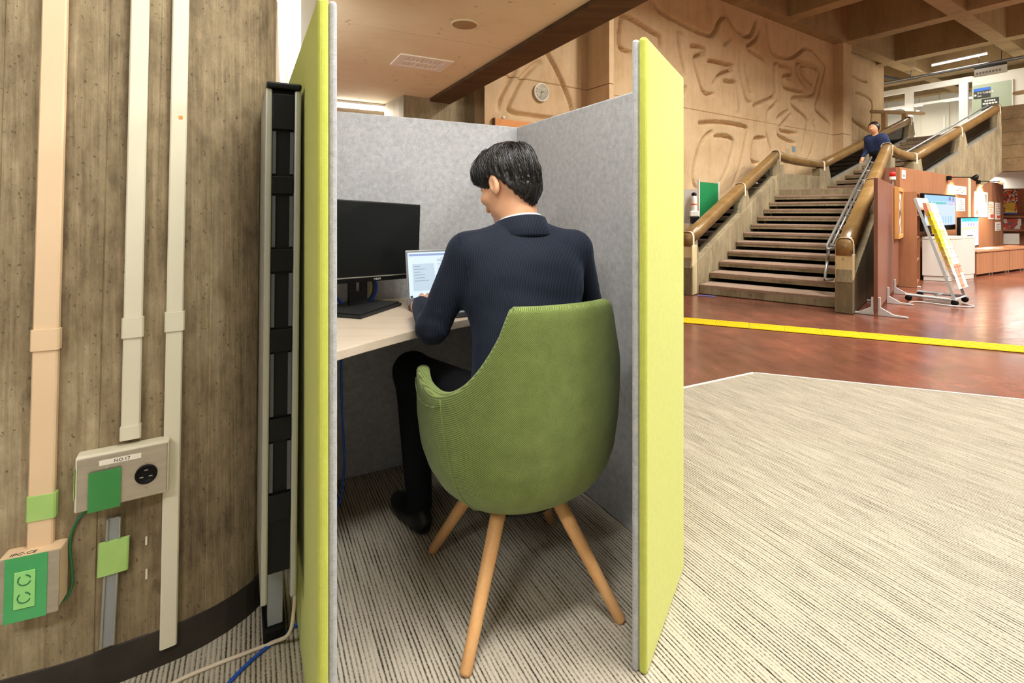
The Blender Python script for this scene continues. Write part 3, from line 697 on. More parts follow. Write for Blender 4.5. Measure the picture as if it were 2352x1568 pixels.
MB().tube([SF(0.34, 1.46, 0.66), SF(4.3, 1.46, 0.60 + SLP * 4.06)], 0.015, 10).build('lower_pipe', M['pipe'], hr, smooth=True)
for u in np.linspace(0.35, 4.1, 8):
    MB().tube([SF(u, 1.45, 0.655 + SLP * (u - 0.24)), SF(u, 1.605, 0.64 + SLP * (u - 0.24))], 0.008, 8).build('bracket', M['pipe'], hr)
hr2 = thing('pipe_handrail', 'grey metal pipe handrail along the upper flight', 'handrail', UF(0, 1.5, 2.2))
for v, h in ((1.52, 2.16), (1.50, 2.07)):
    MB().tube([UF(-0.1, v, h), UF(3.9, v, h + SLP * 4.0)], 0.018, 10).build('pipe', M['pipe'], hr2, smooth=True)
for u in np.linspace(0.2, 3.7, 6):
    MB().tube([UF(u, 1.51, 2.1 + SLP * (u + 0.1)), UF(u, 1.61, 2.08 + SLP * (u + 0.1))], 0.008, 8).build('bracket', M['pipe'], hr2)

# ================================================================== upper storey
E0 = UF(3.88, 1.68)            # head of the flight
EF = Fr(E0[0], E0[1], 148)     # u runs from there toward the right front
bl = thing('wall_balustrade', 'plank-marked concrete balustrade of the upper floor', None, EF(1, 0, 2.0), kind='structure')
for k in range(5):
    z0 = 2.0 + k * 0.29
    MB().box((0.0, -0.26, z0 + 0.003), (6.0, -0.004 * (k % 2), z0 + 0.287), EF).build('plank_course', M['plank_conc'], bl)
MB().box((0.006, -0.25, 2.0), (5.99, -0.012, 3.45), EF).build('core', M['plank_conc'], bl)
f2 = MB().prism([EF(0.02, -0.13)[:2], EF(5.95, -0.13)[:2], (28, 8), (28, 26), (9.6, 16.0), UF(3.9, -0.3)[:2]], 2.62, 2.94).build('floor_upper', M['offwhite'])
tag(f2, 'upper storey floor slab', kind='structure')
GF = Fr(13.25, 14.66, -32)     # u back along the glazing, v right of it (away from hall is +v)
g1 = thing('window_2', 'white framed glazed wall of the upper storey room', None, GF(1, 0, 2.94), kind='structure')
MB().box((-0.08, -0.06, 4.86), (4.2, 0.06, 5.02), GF).build('header', M['white'], g1)
for s_ in (0.02, 1.35, 2.75, 4.0): MB().box((s_, -0.06, 2.94), (s_ + 0.2, 0.06, 4.86), GF).build('window_frame', M['white'], g1)
MB().box((0.22, -0.03, 4.40), (4.0, 0.03, 4.47), GF).build('transom', M['white'], g1)
for s_ in (0.22, 1.55, 2.95): MB().box((s_, -0.005, 2.96), (s_ + 1.05, 0.005, 4.40), GF).build('glass_pane', M['glass'], g1)
tag(MB().box((-5.0, -0.05, 2.94), (-0.08, 0.10, 5.0), GF).build('wall_upper_right', M['offwhite']), 'pale upper storey wall with the sage sign board', kind='structure')
tag(MB().box((-5.0, 3.4, 2.94), (8.0, 3.6, 6.0), GF).build('wall_upper_room', M['offwhite']), 'bright back wall of the glazed upper room', kind='structure')
tag(MB().box((5.5, -3.5, 2.94), (5.7, 3.4, 6.0), GF).build('wall_upper_left', M['offwhite']), 'bright side wall of the glazed upper room', kind='structure')
# doors seen inside the room
for i, s_ in enumerate((0.5, 1.5)):
    d = thing('door_%d' % (i + 1), 'pale door panel inside the bright upper room', None, GF(s_, 3.38, 2.94), kind='structure')
    MB().box((s_, 3.35, 2.95), (s_ + 0.8, 3.398, 5.0), GF).build('leaf', M['offwhite'], d, bevel=0.01)
    MB().box((s_ + 0.1, 3.32, 3.6), (s_ + 0.16, 3.349, 4.5), GF).build('door_handle', M['lamp_on'] if False else M['white'], d)
sgb = thing('sign_board', 'sage green notice board with two dark signs on the upper storey', 'sign board', GF(-0.45, -0.08, 3.3))
MB().box((-0.93, -0.10, 3.2), (-0.10, -0.055, 4.72), GF).build('panel', M['sage'], sgb)
MB().box((-0.95, -0.115, 3.2), (-0.931, -0.05, 4.74), GF).build('edge_strip', M['offwhite'], sgb)
def wall_text(s, size, fr, u, v, z, mat, parent, align='LEFT', name='lettering'):
    return text_mb(s, size, fr(u, v, z), (-fr.u[0], -fr.u[1], 0), (0, 0, 1), align=align).build(name, mat, parent)
s1 = MB().box((-0.49, -0.112, 4.33), (-0.13, -0.101, 4.62), GF).build('sign_face', M['sign_dark'], sgb)
MB().box((-0.49, -0.1135, 4.54), (-0.13, -0.1122, 4.62), GF).build('sign_band', M['sign_blue'], s1)
wall_text('子ども図書室', 0.062, GF, -0.20, -0.1130, 4.455, M['paper'], s1)
MB().lathe([(0.028, 0), (0.028, 0.001)], GF(-0.165, -0.1130, 4.43), (GF.v[0] * -1, GF.v[1] * -1, 0), 16).build('sign_disc', M['paper'], s1)
wall_text('D', 0.035, GF, -0.153, -0.1146, 4.418, M['sign_dark'], s1)
for k in range(3):
    MB().box((-0.30 - 0.0, -0.1126, 4.40 - k * 0.02), (-0.21, -0.1121, 4.407 - k * 0.02), GF).build('sign_line', M['paper'], s1)
    if k: break
s2 = MB().box((-0.66, -0.112, 3.75), (-0.30, -0.101, 4.30), GF).build('sign_face', M['sign_dark'], sgb)
for k, (a, b_) in enumerate(((-0.6, -0.36), (-0.64, -0.32))):
    for q in range(5):
        MB().box((a + (b_ - a) * q / 5 + .006, -0.1128, 4.21 - k * 0.075), (a + (b_ - a) * (q + 1) / 5 - .006, -0.1121, 4.255 - k * 0.075), GF).build('sign_glyph', M['paper'], s2)
# hanging white sign, wooden rails, conduit trays
hs = thing('hanging_sign', 'narrow white sign hanging above the sage sign board', 'sign', GF(-0.9, -1.2, 4.8))
MB().box((-1.10, -1.22, 4.72), (-0.45, -1.20, 4.93), GF).build('face', M['white'], hs)
MB().box((-1.10, -1.22, 4.931), (-0.45, -1.20, 5.0), GF).build('top_band', M['sign_dark'], hs)
for k in range(8): MB().box((-0.53 - k * 0.065, -1.222, 4.79), (-0.49 - k * 0.065, -1.2205, 4.84), GF).build('glyph', M['ink_soft'], hs)
for s_ in (-1.0, -0.55): MB().box((s_, -1.213, 5.0), (s_ + .012, -1.207, 5.3), GF).build('hanger', M['black'], hs)
h3 = thing('wooden_rail', 'round tan wooden rail above the concrete balustrade', 'handrail', EF(1, 0.4, 3.9))
MB().tube([EF(0.05, -0.9, 3.86), EF(0.1, -0.9, 3.86), EF(6, -0.9, 3.86)], [0.03, 0.05, 0.05], 12).build('bar', M['relief'], h3, smooth=True)
for u in (0.5, 2.5, 4.5): MB().box((u, -0.92, 2.94), (u + 0.05, -0.88, 3.82), EF).build('post', M['relief'], h3)
h4 = thing('wooden_rail', 'round tan wooden rail at the head of the stairs beside the carved wall', 'handrail', UF(4.6, -0.5, 2.94))
MB().tube([UF(3.2, -0.55, 3.68), UF(4.55, 0.02, 3.66), UF(4.6, 0.04, 3.66)], [0.045, 0.045, 0.03], 12).build('bar', M['relief'], h4, smooth=True)
MB().box((4.0, -0.22, 2.94), (4.12, -0.12, 3.64), UF).build('post', M['relief'], h4)
MB().box((3.5, -0.46, 2.94), (3.62, -0.36, 3.64), UF).build('post', M['relief'], h4)
# ================================================================== booth panels
BF = Fr(0.023, 2.431, -28)      # origin: inner back corner; u away from camera, v right
PH = 1.5
def panel_pair(name, label, fr, u0, u1, gv, lv, part):
    """felt inner layer at v range gv, lime outer layer at v range lv"""
    t = thing(name, label, 'booth panel', fr((u0 + u1) / 2, sum(gv + lv) / 4, 0.004))
    MB().box((u0, gv[0], 0.004), (u1, gv[1], PH - 0.003), fr).build('felt_layer', M['grey_felt'], t, bevel=0.006)
    MB().box((u0, lv[0], 0.004), (u1, lv[1], PH), fr).build('lime_layer', M['lime'], t, bevel=0.008, seg=3)
    return t
panel_pair('booth_panel', 'left booth panel, lime green outside, beside the black folding partition', BF, -1.112, 0.036, (-1.0145, -1.0), (-1.036, -1.015), 'l')
panel_pair('booth_panel', 'right inner booth panel of grey felt beside the seated man', BF, -0.998, -0.0, (0.0, 0.0145), (0.015, 0.036), 'r')
tb = thing('booth_panel', 'back booth panel of grey felt behind the monitor and laptop', 'booth panel', BF(0.018, -0.5, 0.004))
MB().box((0.0, -0.999, 0.004), (0.0145, 0.036, PH - 0.002), BF).build('felt_layer', M['grey_felt'], tb, bevel=0.004)
MB().box((0.015, -0.999, 0.004), (0.036, 0.036, PH - 0.002), BF).build('lime_layer', M['lime'], tb, bevel=0.006)
VF = Fr(0.3144, 1.18, 30.1)
panel_pair('booth_panel', 'right front booth panel, its bright lime green face turned to the hall', VF, 0.0, 0.420, (-0.036, -0.0205), (-0.020, 0.0), 'w')

# ---- desk --------------------------------------------------------------------
ZD = 0.724
dk = thing('desk', 'pale wood desk top with a concave front edge inside the booth', 'desk', BF(-0.3, -0.5, 0.004))
fe = [(-0.78, -0.998), (-0.70, -0.86), (-0.62, -0.70), (-0.56, -0.55), (-0.53, -0.42), (-0.53, -0.25), (-0.56, -0.10), (-0.60, -0.003)]
fe = [(p.x, p.y) for p in smooth_path([(a, b_, 0) for a, b_ in fe], 5)]
MB().prism([(-0.012, -0.998)] + fe + [(-0.012, -0.003)], ZD - 0.026, ZD, BF).build('desk_top', M['desk'], dk, bevel=0.002)
for a, b_ in ((-0.66, -0.95), (-0.08, -0.93), (-0.08, -0.07), (-0.48, -0.06)):
    MB().tube([BF(a, b_, ZD - 0.027), BF(a + (0.03 if a > -0.3 else -0.02), b_ - 0.02, 0.006)], 0.012, 10).build('leg', M['alu'], dk, smooth=True)
MB().box((-0.10, -0.95, ZD - 0.066), (-0.07, -0.06, ZD - 0.027), BF).build('cross_rail', M['alu'], dk)

# ---- monitor -----------------------------------------------------------------
mc = Vector((-0.522, 1.862, 0)); MF = Fr(mc.x, mc.y, 38)     # u along the screen to the right, v toward the viewer
mon = thing('monitor', 'switched-off black monitor on a square stand on the desk', 'monitor', (mc.x, mc.y, ZD))
rol = R(2.2); zc = 0.99
def mf(a, d, h):
    """screen coordinates: a right, d toward the viewer, h up from the screen centre (slight roll)"""
    return MF(a * math.cos(rol) + h * math.sin(rol), d, zc + h * math.cos(rol) - a * math.sin(rol))
hw, hh = 0.240, 0.139
MB().box((-hw, -0.022, -hh - 0.016), (hw, 0.0, hh), mf).build('casing', M['black_matte'], mon, bevel=0.003)
MB().box((-hw + 0.004, 0.0004, -hh + 0.004), (hw - 0.004, 0.0012, hh - 0.005), mf).build('screen', M['screen_off'], mon)
MB().box((-hw, 0.0, -hh - 0.0005), (hw, 0.003, -hh + 0.0035), mf).build('bright_trim', M['alu'], mon)
chin = MB().box((-hw, 0.0, -hh - 0.0165), (hw, 0.0022, -hh - 0.0008), mf).build('bezel', M['black'], mon)
o = Vector(mf(0.02, 0.0026, -hh - 0.0115)); r_ = Vector(mf(1, 0, 0)) - Vector(mf(0, 0, 0)); u_ = Vector(mf(0, 0, 1)) - Vector(mf(0, 0, 0))
text_mb('PHILIPS', 0.0098, o, r_, u_, 0.0003).build('lettering', M['white'], chin)
MB().box((-0.07, -0.05, -0.08), (0.07, -0.0225, 0.08), mf).build('back_housing', M['black_matte'], mon, bevel=0.01)
SFm = Fr(-0.572, 1.882, 18)
NF = Fr(-0.585, 1.915, 50)
# neck: a slab with a cable slot
mbn = MB().box((-0.034, -0.012, ZD + 0.0185), (-0.010, 0.012, 0.965), NF).box((0.012, -0.012, ZD + 0.0185), (0.034, 0.012, 0.965), NF)
mbn.box((-0.011, -0.012, ZD + 0.0185), (0.013, 0.012, 0.790), NF).box((-0.011, -0.012, 0.852), (0.013, 0.012, 0.965), NF)
mbn.build('neck', M['black_matte'], mon)
MB().box((-0.135, -0.105, ZD + 0.0006), (0.135, 0.105, ZD + 0.012), SFm).build('stand_base', M['black_matte'], mon, bevel=0.003)
MB().box((-0.128, -0.098, ZD + 0.0122), (0.128, 0.098, ZD + 0.018), SFm).build('stand_base_top', M['black_matte'], mon, bevel=0.002)

# ---- laptop ------------------------------------------------------------------
LF = Fr(-0.387, 1.883, 60)      # origin rear left of the base; u right along the hinge, v toward the user
lw, ld = 0.325, 0.222
lp = thing('laptop', 'open grey laptop with a bright document on screen, in front of the man', 'laptop', LF(0.16, 0.1, ZD))
MB().box((0, 0, ZD + 0.002), (lw, ld, ZD + 0.018), LF).build('base', M['dark_grey'], lp, bevel=0.003)
MB().box((0.004, 0.004, ZD + 0.0182), (lw - 0.004, ld - 0.003, ZD + 0.0192), LF).build('palm_rest', M['alu_grey'], lp)
kb = MB()
for r__ in range(5):
    for k in range(14):
        kb.box((0.018 + k * 0.0207, 0.018 + r__ * 0.0195, ZD + 0.0194), (0.018 + k * 0.0207 + 0.0175, 0.018 + r__ * 0.0195 + 0.0165, ZD + 0.0212), LF)
tag(kb.build('keyboard', M['black'], lp), kind='stuff')
MB().box((0.115, 0.135, ZD + 0.0193), (0.215, 0.2, ZD + 0.0198), LF).build('touchpad', M['dark_grey'], lp)
for k, (a, w_) in enumerate(((0.03, 0.014), (0.055, 0.012), (0.08, 0.02))):
    MB().box((-0.0006, a, ZD + 0.007), (0.0005, a + w_, ZD + 0.013), LF).build('port', M['black'], lp)
tl = R(10)
def lid(a, d, h):
    """a right, h up the lid from the hinge, d toward the user"""
    return LF(a, 0.002 + d * math.cos(tl) - h * math.sin(tl), ZD + 0.018 + h * math.cos(tl) + d * math.sin(tl))
ld_ = MB().box((0, -0.006, 0), (lw, 0.0, 0.205), lid).build('lid', M['laptop_grey'], lp, bevel=0.003)
M['scr_lap'] = emis('lit_laptop_screen', srgb(206, 222, 236), 0.75, base=(0.02, 0.02, 0.02, 1))
M['scr_bar'] = emis('screen_title_bar', srgb(150, 168, 214), 0.6, base=(0.02, 0.02, 0.02, 1))
M['scr_txt'] = emis('screen_text', srgb(140, 158, 172), 0.45, base=(0.02, 0.02, 0.02, 1))
M['scr_page'] = emis('screen_page', srgb(186, 204, 218), 0.7, base=(0.02, 0.02, 0.02, 1))
scn = MB().box((0.008, 0.0004, 0.026), (lw - 0.008, 0.001, 0.196), lid).build('screen', M['scr_lap'], lp)
MB().box((0.012, 0.0012, 0.182), (0.20, 0.0014, 0.190), lid).build('title_bar', M['scr_bar'], scn)
MB().box((0.024, 0.0012, 0.05), (0.112, 0.0014, 0.152), lid).build('side_pane', M['scr_page'], scn)
lines = MB()
for k in range(22):
    z_ = 0.172 - k * 0.0058
    lines.box((0.125 + 0.014 * (k % 3 == 0), 0.0012, z_), (0.125 + random.uniform(0.05, 0.15), 0.0014, z_ + 0.0016), lid)
for k in range(6): lines.box((0.03, 0.0015, 0.142 - k * 0.011), (0.03 + random.uniform(.02, .06), 0.0017, 0.1438 - k * 0.011), lid)
tag(lines.build('text_lines', M['scr_txt'], scn), kind='stuff')
MB().box((0.010, 0.0012, 0.0265), (0.020, 0.0016, 0.034), lid).build('corner_icon', M['dark_grey'], scn)

# ---- cables in and around the booth --------------------------------------------
def cable(name, pts, r, mat, label, cat='cable', n=8, k=8):
    return tag(MB().tube(smooth_path(pts, k), r, n).build(name, mat, smooth=True), label, cat)
ring = [( -0.60 + 0.085 * math.cos(t) * 0.80, 1.945 + 0.085 * math.cos(t) * 0.45, 0.795 + 0.072 * math.sin(t)) for t in np.linspace(-2.2, 4.0, 16)]
cable('network_cable', ring, 0.006, M['cable_blue'], 'blue network cable looped behind the monitor neck')
ring = [( -0.58 + 0.055 * math.cos(t) * 0.80, 1.935 + 0.055 * math.cos(t) * 0.45, 0.80 + 0.06 * math.sin(t)) for t in np.linspace(-1.6, 1.8, 10)]
cable('power_cable', ring, 0.004, M['cable_black'], 'black cable curving behind the monitor neck')
ring = [( -0.575 + 0.038 * math.cos(t) * 0.80, 1.945 + 0.038 * math.cos(t) * 0.45, 0.81 + 0.045 * math.sin(t)) for t in np.linspace(-1.4, 1.7, 9)]
cable('yellow_cable', ring, 0.003, M['cable_yellow'], 'thin yellow cable behind the monitor neck')
cable('hanging_network_cable', [BF(-0.30, -0.86, 0.69), BF(-0.31, -0.86, 0.45), BF(-0.30, -0.85, 0.2), BF(-0.27, -0.87, 0.05), BF(-0.20, -0.93, 0.012)], 0.004, M['cable_blue'], 'blue cable hanging below the desk to the carpet')
cable('extension_cable', [(-0.530, 1.235, 0.20), (-0.528, 1.225, 0.13), (-0.545, 1.235, 0.06), (-0.60, 1.26, 0.016), (-0.66, 1.235, 0.009), (-0.72, 1.20, 0.009), (-0.77, 1.165, 0.009), (-0.80, 1.12, 0.009), (-0.84, 1.02, 0.009), (-0.90, 0.9, 0.009)], 0.0045, M['cable_white'], 'cream power cord curling on the carpet beside the column')
cable('lan_cable', [(-0.56, 1.33, 0.009), (-0.60, 1.27, 0.009), (-0.64, 1.19, 0.009), (-0.67, 1.08, 0.009), (-0.70, 0.95, 0.009)], 0.0042, M['cable_blue'], 'blue cable lying on the carpet beside the left booth panel')

# ---- folding partition stored between column and booth ----------------------------
XF = Fr(-0.5126, 1.1394, -28)     # u away from camera
fp = thing('folding_partition', 'black edged aluminium folding partition stored between column and booth', 'partition', XF(0.25, 0, 0.004))
tiltx = lambda z: -0.010 * (1.38 - z) / 1.1
def xf(u, v, z): return XF(u, v + tiltx(z), z)
zb, zt_ = 0.215, 1.375
for v0, v1 in ((-0.038, -0.024), (0.022, 0.036)):
    MB().box((0.0, v0, zb), (0.44, v1, zt_ - 0.01), xf).build('board', M['alu'], fp, bevel=0.004)
MB().box((0.012, -0.0235, zb + 0.06), (0.43, 0.0215, zt_ - 0.012), xf).build('core', M['black'], fp)
MB().box((-0.006, -0.036, zt_ - 0.010), (0.44, 0.036, zt_ + 0.004), xf).build('top_cap', M['black'], fp, bevel=0.004)
for z0, z1 in ((zt_ - 0.10, zt_ - 0.02), (zt_ - 0.245, zt_ - 0.205), (zt_ - 0.42, zt_ - 0.37), (zt_ - 0.60, zt_ - 0.55), (zt_ - 0.80, zt_ - 0.75), (zt_ - 0.98, zt_ - 0.92)):
    MB().box((0.002, -0.0235, z0), (0.0115, 0.0215, z1), xf).build('hinge_block', M['black'], fp, bevel=0.002)
for z0, z1 in ((zt_ - 0.20, zt_ - 0.105), (zt_ - 0.365, zt_ - 0.25), (zt_ - 0.545, zt_ - 0.425), (zt_ - 0.745, zt_ - 0.605), (zt_ - 0.915, zt_ - 0.805)):
    for v0 in (-0.0230, 0.0135):
        MB().box((0.006, v0, z0), (0.0114, v0 + 0.0075, z1), xf).build('edge_strip', M['dark_grey'], fp)
MB().box((0.16, -0.016, 0.05), (0.20, 0.018, zb + 0.07), xf).build('leg', M['alu_grey'], fp)
MB().box((0.15, -0.026, 0.006), (0.42, 0.026, 0.049), xf).build('foot', M['black'], fp, bevel=0.008)

# ================================================================== fittings on the column
def col_strip(name, s0, w, z0, z1, th, mat, parent=None, label=None, cat=None, s1=None, base=0.0035, group=None):
    """flat duct following the column face from z0 to z1 (s0 at the bottom, s1 at the top)"""
    s1 = s0 if s1 is None else s1
    L = []
    for z in np.linspace(z0, z1, 5):
        s = s0 + (s1 - s0) * (z - z0) / (z1 - z0)
        L.append([col_pt(s - w / 2, z, base), col_pt(s - w / 2, z, base + th * .8), col_pt(s - w / 2 + 0.003, z, base + th), col_pt(s + w / 2 - 0.003, z, base + th), col_pt(s + w / 2, z, base + th * .8), col_pt(s + w / 2, z, base)])
    o = MB().loops(L).build(name, mat, parent)
    if label: tag(o, label, cat, group)
    return o
sA, sB, sC = col_s(kpx(98), .35), col_s(kpx(302), .6), col_s(kpx(387), .1)
def duct(lbl, s0, w, z0, zj, mat, clip_w=0.006):
    t = thing('cable_duct', lbl, 'cable duct', col_pt(s0, z0, 0.004))
    col_strip('channel', s0, w, z0, 2.598, 0.014, mat, t)
    col_strip('joint_cover', s0, w + clip_w, zj, zj + 0.046, 0.0175, mat, t)
    return t
d1 = duct('peach plastic cable duct running down to the lower outlet box', sA, 0.044, 0.352, 0.785, M['peach_duct'])
d2 = duct('cream plastic cable duct ending at the steel outlet box', sB, 0.036, 0.585, 0.795, M['cream_duct'])
col_strip('end_cover', sB, 0.040, 0.560, 0.590, 0.017, M['cream_duct'], d2)
d3 = duct('cream plastic cable duct running down to the black skirting', sC, 0.034, 0.050, 0.80, M['cream_duct'])
d4 = thing('cable_duct', 'short grey open metal channel low on the column', 'cable duct', col_pt(col_s(kpx(247), .1), 0.10, 0.004))
sD, sD1 = col_s(kpx(247), .1), col_s(kpx(263), .39)
col_strip('channel', sD, 0.028, 0.098, 0.385, 0.004, M['alu_grey'], d4, s1=sD1)
for e in (-0.0105, 0.0115):
    col_strip('lip', sD + e, 0.004, 0.099, 0.384, 0.008, M['alu'], d4, s1=sD1 + e)
tp = col_strip('tape_piece', sD + 0.008, 0.056, 0.262, 0.335, 0.010, M['tape_lime'], None, 'light green tape stuck over the short grey channel', 'tape', base=0.0055, s1=sD1 + 0.002)
tp = col_strip('tape_piece', sA + 0.001, 0.050, 0.420, 0.473, 0.0165, M['tape_lime'], None, 'light green tape wrapped round the peach duct', 'tape')

def plate_frame(s, z, off):
    """local frame on the column face: a right, b up, d out"""
    o = Vector(col_pt(s, z, off)); r_ = (Vector(col_pt(s + 0.03, z)) - Vector(col_pt(s - 0.03, z))).normalized()
    up = Vector((0, LEAN, 1)).normalized(); n = r_.cross(up)
    return lambda a, d, b_: o + r_ * a + up * b_ + n * d, r_, up, n
# steel outlet box
s17 = col_s(kpx(289), .49)
pf, r_, up_, n_ = plate_frame(s17, 0.487, 0.002)
ob = thing('outlet_box', 'steel two-gang outlet box labelled NO.17 on the column', 'outlet box', pf(0, 0, -0.06))
bw_, bh_ = 0.086, 0.0605
MB().box((-bw_, -0.004, -bh_), (bw_, 0.036, bh_), pf).build('box_body', M['cream_duct'], ob, bevel=0.004)
MB().box((-bw_ + 0.004, 0.0362, -bh_ + 0.003), (bw_ - 0.004, 0.0385, bh_ - 0.005), pf).build('face_plate', M['steel'], ob, bevel=0.0015)
lb = MB().box((-0.044, 0.0387, 0.034), (0.032, 0.0394, 0.0455), pf).build('label_strip', M['paper'], ob)
text_mb('NO.17', 0.0105, pf(-0.018, 0.0395, 0.036), r_, up_, 0.0003).build('lettering', M['ink'], lb)
for a, mt_, nm in ((0.042, M['black'], 'socket'), (-0.030, M['socket_green'], 'taped_socket')):
    sk = MB().lathe([(0.0215, 0.0386), (0.0215, 0.0425), (0.019, 0.0435), (0.017, 0.0405), (0.002, 0.0405)], pf(a, 0, -0.006), n_, 28).build(nm, mt_, ob, smooth=True)
    for q in range(3):
        t = R(90 + q * 120)
        MB().box((a + 0.010 * math.cos(t) - 0.0035, 0.0406, -0.006 + 0.010 * math.sin(t) - 0.001), (a + 0.010 * math.cos(t) + 0.0035, 0.0418, -0.006 + 0.010 * math.sin(t) + 0.001), pf).build('contact', M['steel'] if nm == 'socket' else M['socket_green'], sk)
for a in (0.042, -0.030):
    for b_ in (0.026, -0.040):
        MB().lathe([(0.004, 0.0386), (0.0035, 0.0402), (0.001, 0.0405)], pf(a, 0, b_), n_, 12).build('screw', M['steel'], ob)
tpm = simple('translucent_green_tape', srgb(66, 160, 82), 0.35); tpm.node_tree.nodes['Principled BSDF'].inputs['Alpha'].default_value = 0.66
M['tape_film'] = tpm
t_ = MB().box((-0.062, 0.0440, -0.0625), (-0.004, 0.0446, 0.024), pf).build('tape_piece', tpm); tag(t_, 'wide green tape covering the left socket of the steel outlet box', 'tape')
t_ = MB().box((-bw_ - 0.0012, 0.004, -0.030), (-bw_ - 0.0004, 0.038, 0.038), pf).build('tape_piece', M['tape_lime']); tag(t_, 'green tape end on the left flank of the steel outlet box', 'tape')
# lower outlet box
sL = col_s(kpx(88), .3)
pf2, r2, up2, n2 = plate_frame(sL, 0.300, 0.002)
ob2 = thing('outlet_box', 'peach outlet box with a green-taped double outlet low on the column', 'outlet box', pf2(0, 0, -0.06))
MB().box((-0.052, -0.004, -0.062), (0.052, 0.046, 0.062), pf2).build('box_body', M['peach_duct'], ob2, bevel=0.004)
fpl = MB().box((-0.054, 0.0462, -0.065), (0.054, 0.0505, 0.065), pf2).build('face_plate', M['steel'], ob2, bevel=0.002)
MB().box((-0.036, 0.0508, -0.066), (0.034, 0.0514, 0.066), pf2).build('tape_band', M['tape_green'], ob2)
rc = MB().box((-0.020, 0.0516, -0.040), (0.015, 0.0536, 0.036), pf2).build('receptacle', M['tape_pale'], ob2, bevel=0.001)
for zc_ in (0.018, -0.018):
    for a0, a1 in ((-150, -20), (20, 80), (130, 200)):
        pts = [pf2(-0.0025 + 0.0105 * math.cos(R(t)), 0.0538, zc_ + 0.0105 * math.sin(R(t))) for t in np.linspace(a0, a1, 7)]
        MB().tube(pts, 0.0012, 6).build('socket_groove', M['socket_green'], rc)
# handwriting on the top of the peach box
text_mb('IPC-CE', 0.015, pf2(-0.036, 0.036, 0.0624), r2, -n2, 0.0002).build('lettering', M['ink'], ob2)
w_ = [col_pt(col_s(kpx(222), .42), 0.425, 0.006), col_pt(col_s(kpx(196), .40), 0.413, 0.005), col_pt(col_s(kpx(172), .37), 0.385, 0.005), col_pt(col_s(kpx(162), .35), 0.345, 0.005), col_pt(col_s(kpx(166), .3), 0.30, 0.005), col_pt(col_s(kpx(168), .28), 0.262, 0.005), col_pt(col_s(kpx(158), .24), 0.235, 0.005), col_pt(col_s(kpx(140), .22), 0.225, 0.005)]
cable('green_wire', w_, 0.0028, M['wire_green'], 'thin green earth wire between the two outlet boxes on the column')
o = col_strip('paint_mark', sC + 0.004, 0.008, 1.318, 1.326, 0.0005, M['ink_orange'], None, 'small orange paint spot on the rightmost cream duct', 'paint mark', base=0.0178)
# old glue and paint marks stay on the concrete
for k, (px_, z_, h_, w__) in enumerate(((350, .44, .022, .006), (336, .30, .02, .004), (338, .22, .024, .004))):
    col_strip('paint_mark', col_s(kpx(px_), .3), w__, z_, z_ + h_, 0.0006, M['cream_duct'], None, ['cream paint drip beside the steel outlet box', 'upper cream scuff mark right of the grey channel', 'lower cream scuff mark right of the grey channel'][k], 'paint mark', base=0.0032)
# ================================================================== tub chair
CC = Vector((0.015, 1.48, 0)); CFa = -26.0
CHF = Fr(CC.x, CC.y, CFa)          # u forward (where the sitter faces), v right
ch = thing('tub_chair', 'green fabric tub chair on four splayed beech legs', 'chair', (CC.x, CC.y, 0.004))
A_, Bk, Fw = 0.285, 0.272, 0.135
def plan(s):
    """s in [-1,1] round the shell: +-1 arm tips, 0 the middle of the back; returns (x right, y forward) and inward normal"""
    a = abs(s)
    if a < 0.70:
        t = a / 0.70 * math.pi / 2
        e = 2.25
        x = A_ * abs(math.sin(t)) ** (2 / e); y = -Bk * abs(math.cos(t)) ** (2 / e)
    else:
        q = (a - 0.70) / 0.30
        x = A_ - 0.022 * q * q; y = Fw * q
    return (math.copysign(x, s), y)
def ztop(s):
    a = abs(s)
    k = lambda p, q: (lambda t: t * t * (3 - 2 * t))(min(max((a - p) / (q - p), 0), 1))
    t = min(max((a - 0.215) / (0.66 - 0.215), 0), 1)
    drop = 1 - (1 - t) ** 2.7
    drop *= min(1.0, t / 0.10) ** 0.8
    return 0.862 - 0.235 * drop + 0.016 * k(0.70, 0.97) - 0.03 * k(0.975, 1.0)
def scale_z(z):
    pts = [(0.285, 0.42), (0.30, 0.58), (0.32, 0.71), (0.35, 0.82), (0.39, 0.905), (0.44, 0.96), (0.52, 0.995), (0.60, 1.0), (0.87, 0.985)]
    return float(np.interp(z, [p[0] for p in pts], [p[1] for p in pts]))
NS, NZ = 97, 30
S = np.linspace(-1, 1, NS)
def shell_pt(s, z, inset=0.0):
    x, y = plan(s); k = scale_z(z)
    e = 1e-3; x1, y1 = plan(min(s + e, 1)); x0, y0 = plan(max(s - e, -1))
    tx, ty = x1 - x0, y1 - y0; l = math.hypot(tx, ty) or 1
    nx, ny = -ty / l, tx / l
    if nx * x + ny * (y - 0.02) > 0: nx, ny = -nx, -ny
    yo = 0.02
    # arms shorten toward the bottom so the front runs back under the seat
    fy = y if y < 0 else y * min(1.0, max(0.0, (z - 0.295) / 0.13)) 
    lean = -0.02 * max(0, (z - 0.5)) / 0.36 if y < 0 else 0
    return CHF((fy - yo) * k + yo + ny * inset + lean, x * k + nx * inset, z)
rows = []
for j in range(NZ):
    q = j / (NZ - 1); rows.append([(s, 0.285 + (ztop(s) - 0.012 - 0.285) * (q ** 1.25)) for s in S])
outer = [[shell_pt(s, z) for s, z in r] for r in rows]
rim = []
for t in np.linspace(0, math.pi, 7)[1:-1]:
    rim.append([shell_pt(s, ztop(s) - 0.012 + 0.014 * math.sin(t), 0.019 * (1 - math.cos(t))) for s in S])
inner = [[shell_pt(s, max(z, 0.40), 0.038) for s, z in r] for r in rows[::-1] ]
mb = MB().loops(outer + rim + inner, closed=False, caps=False)
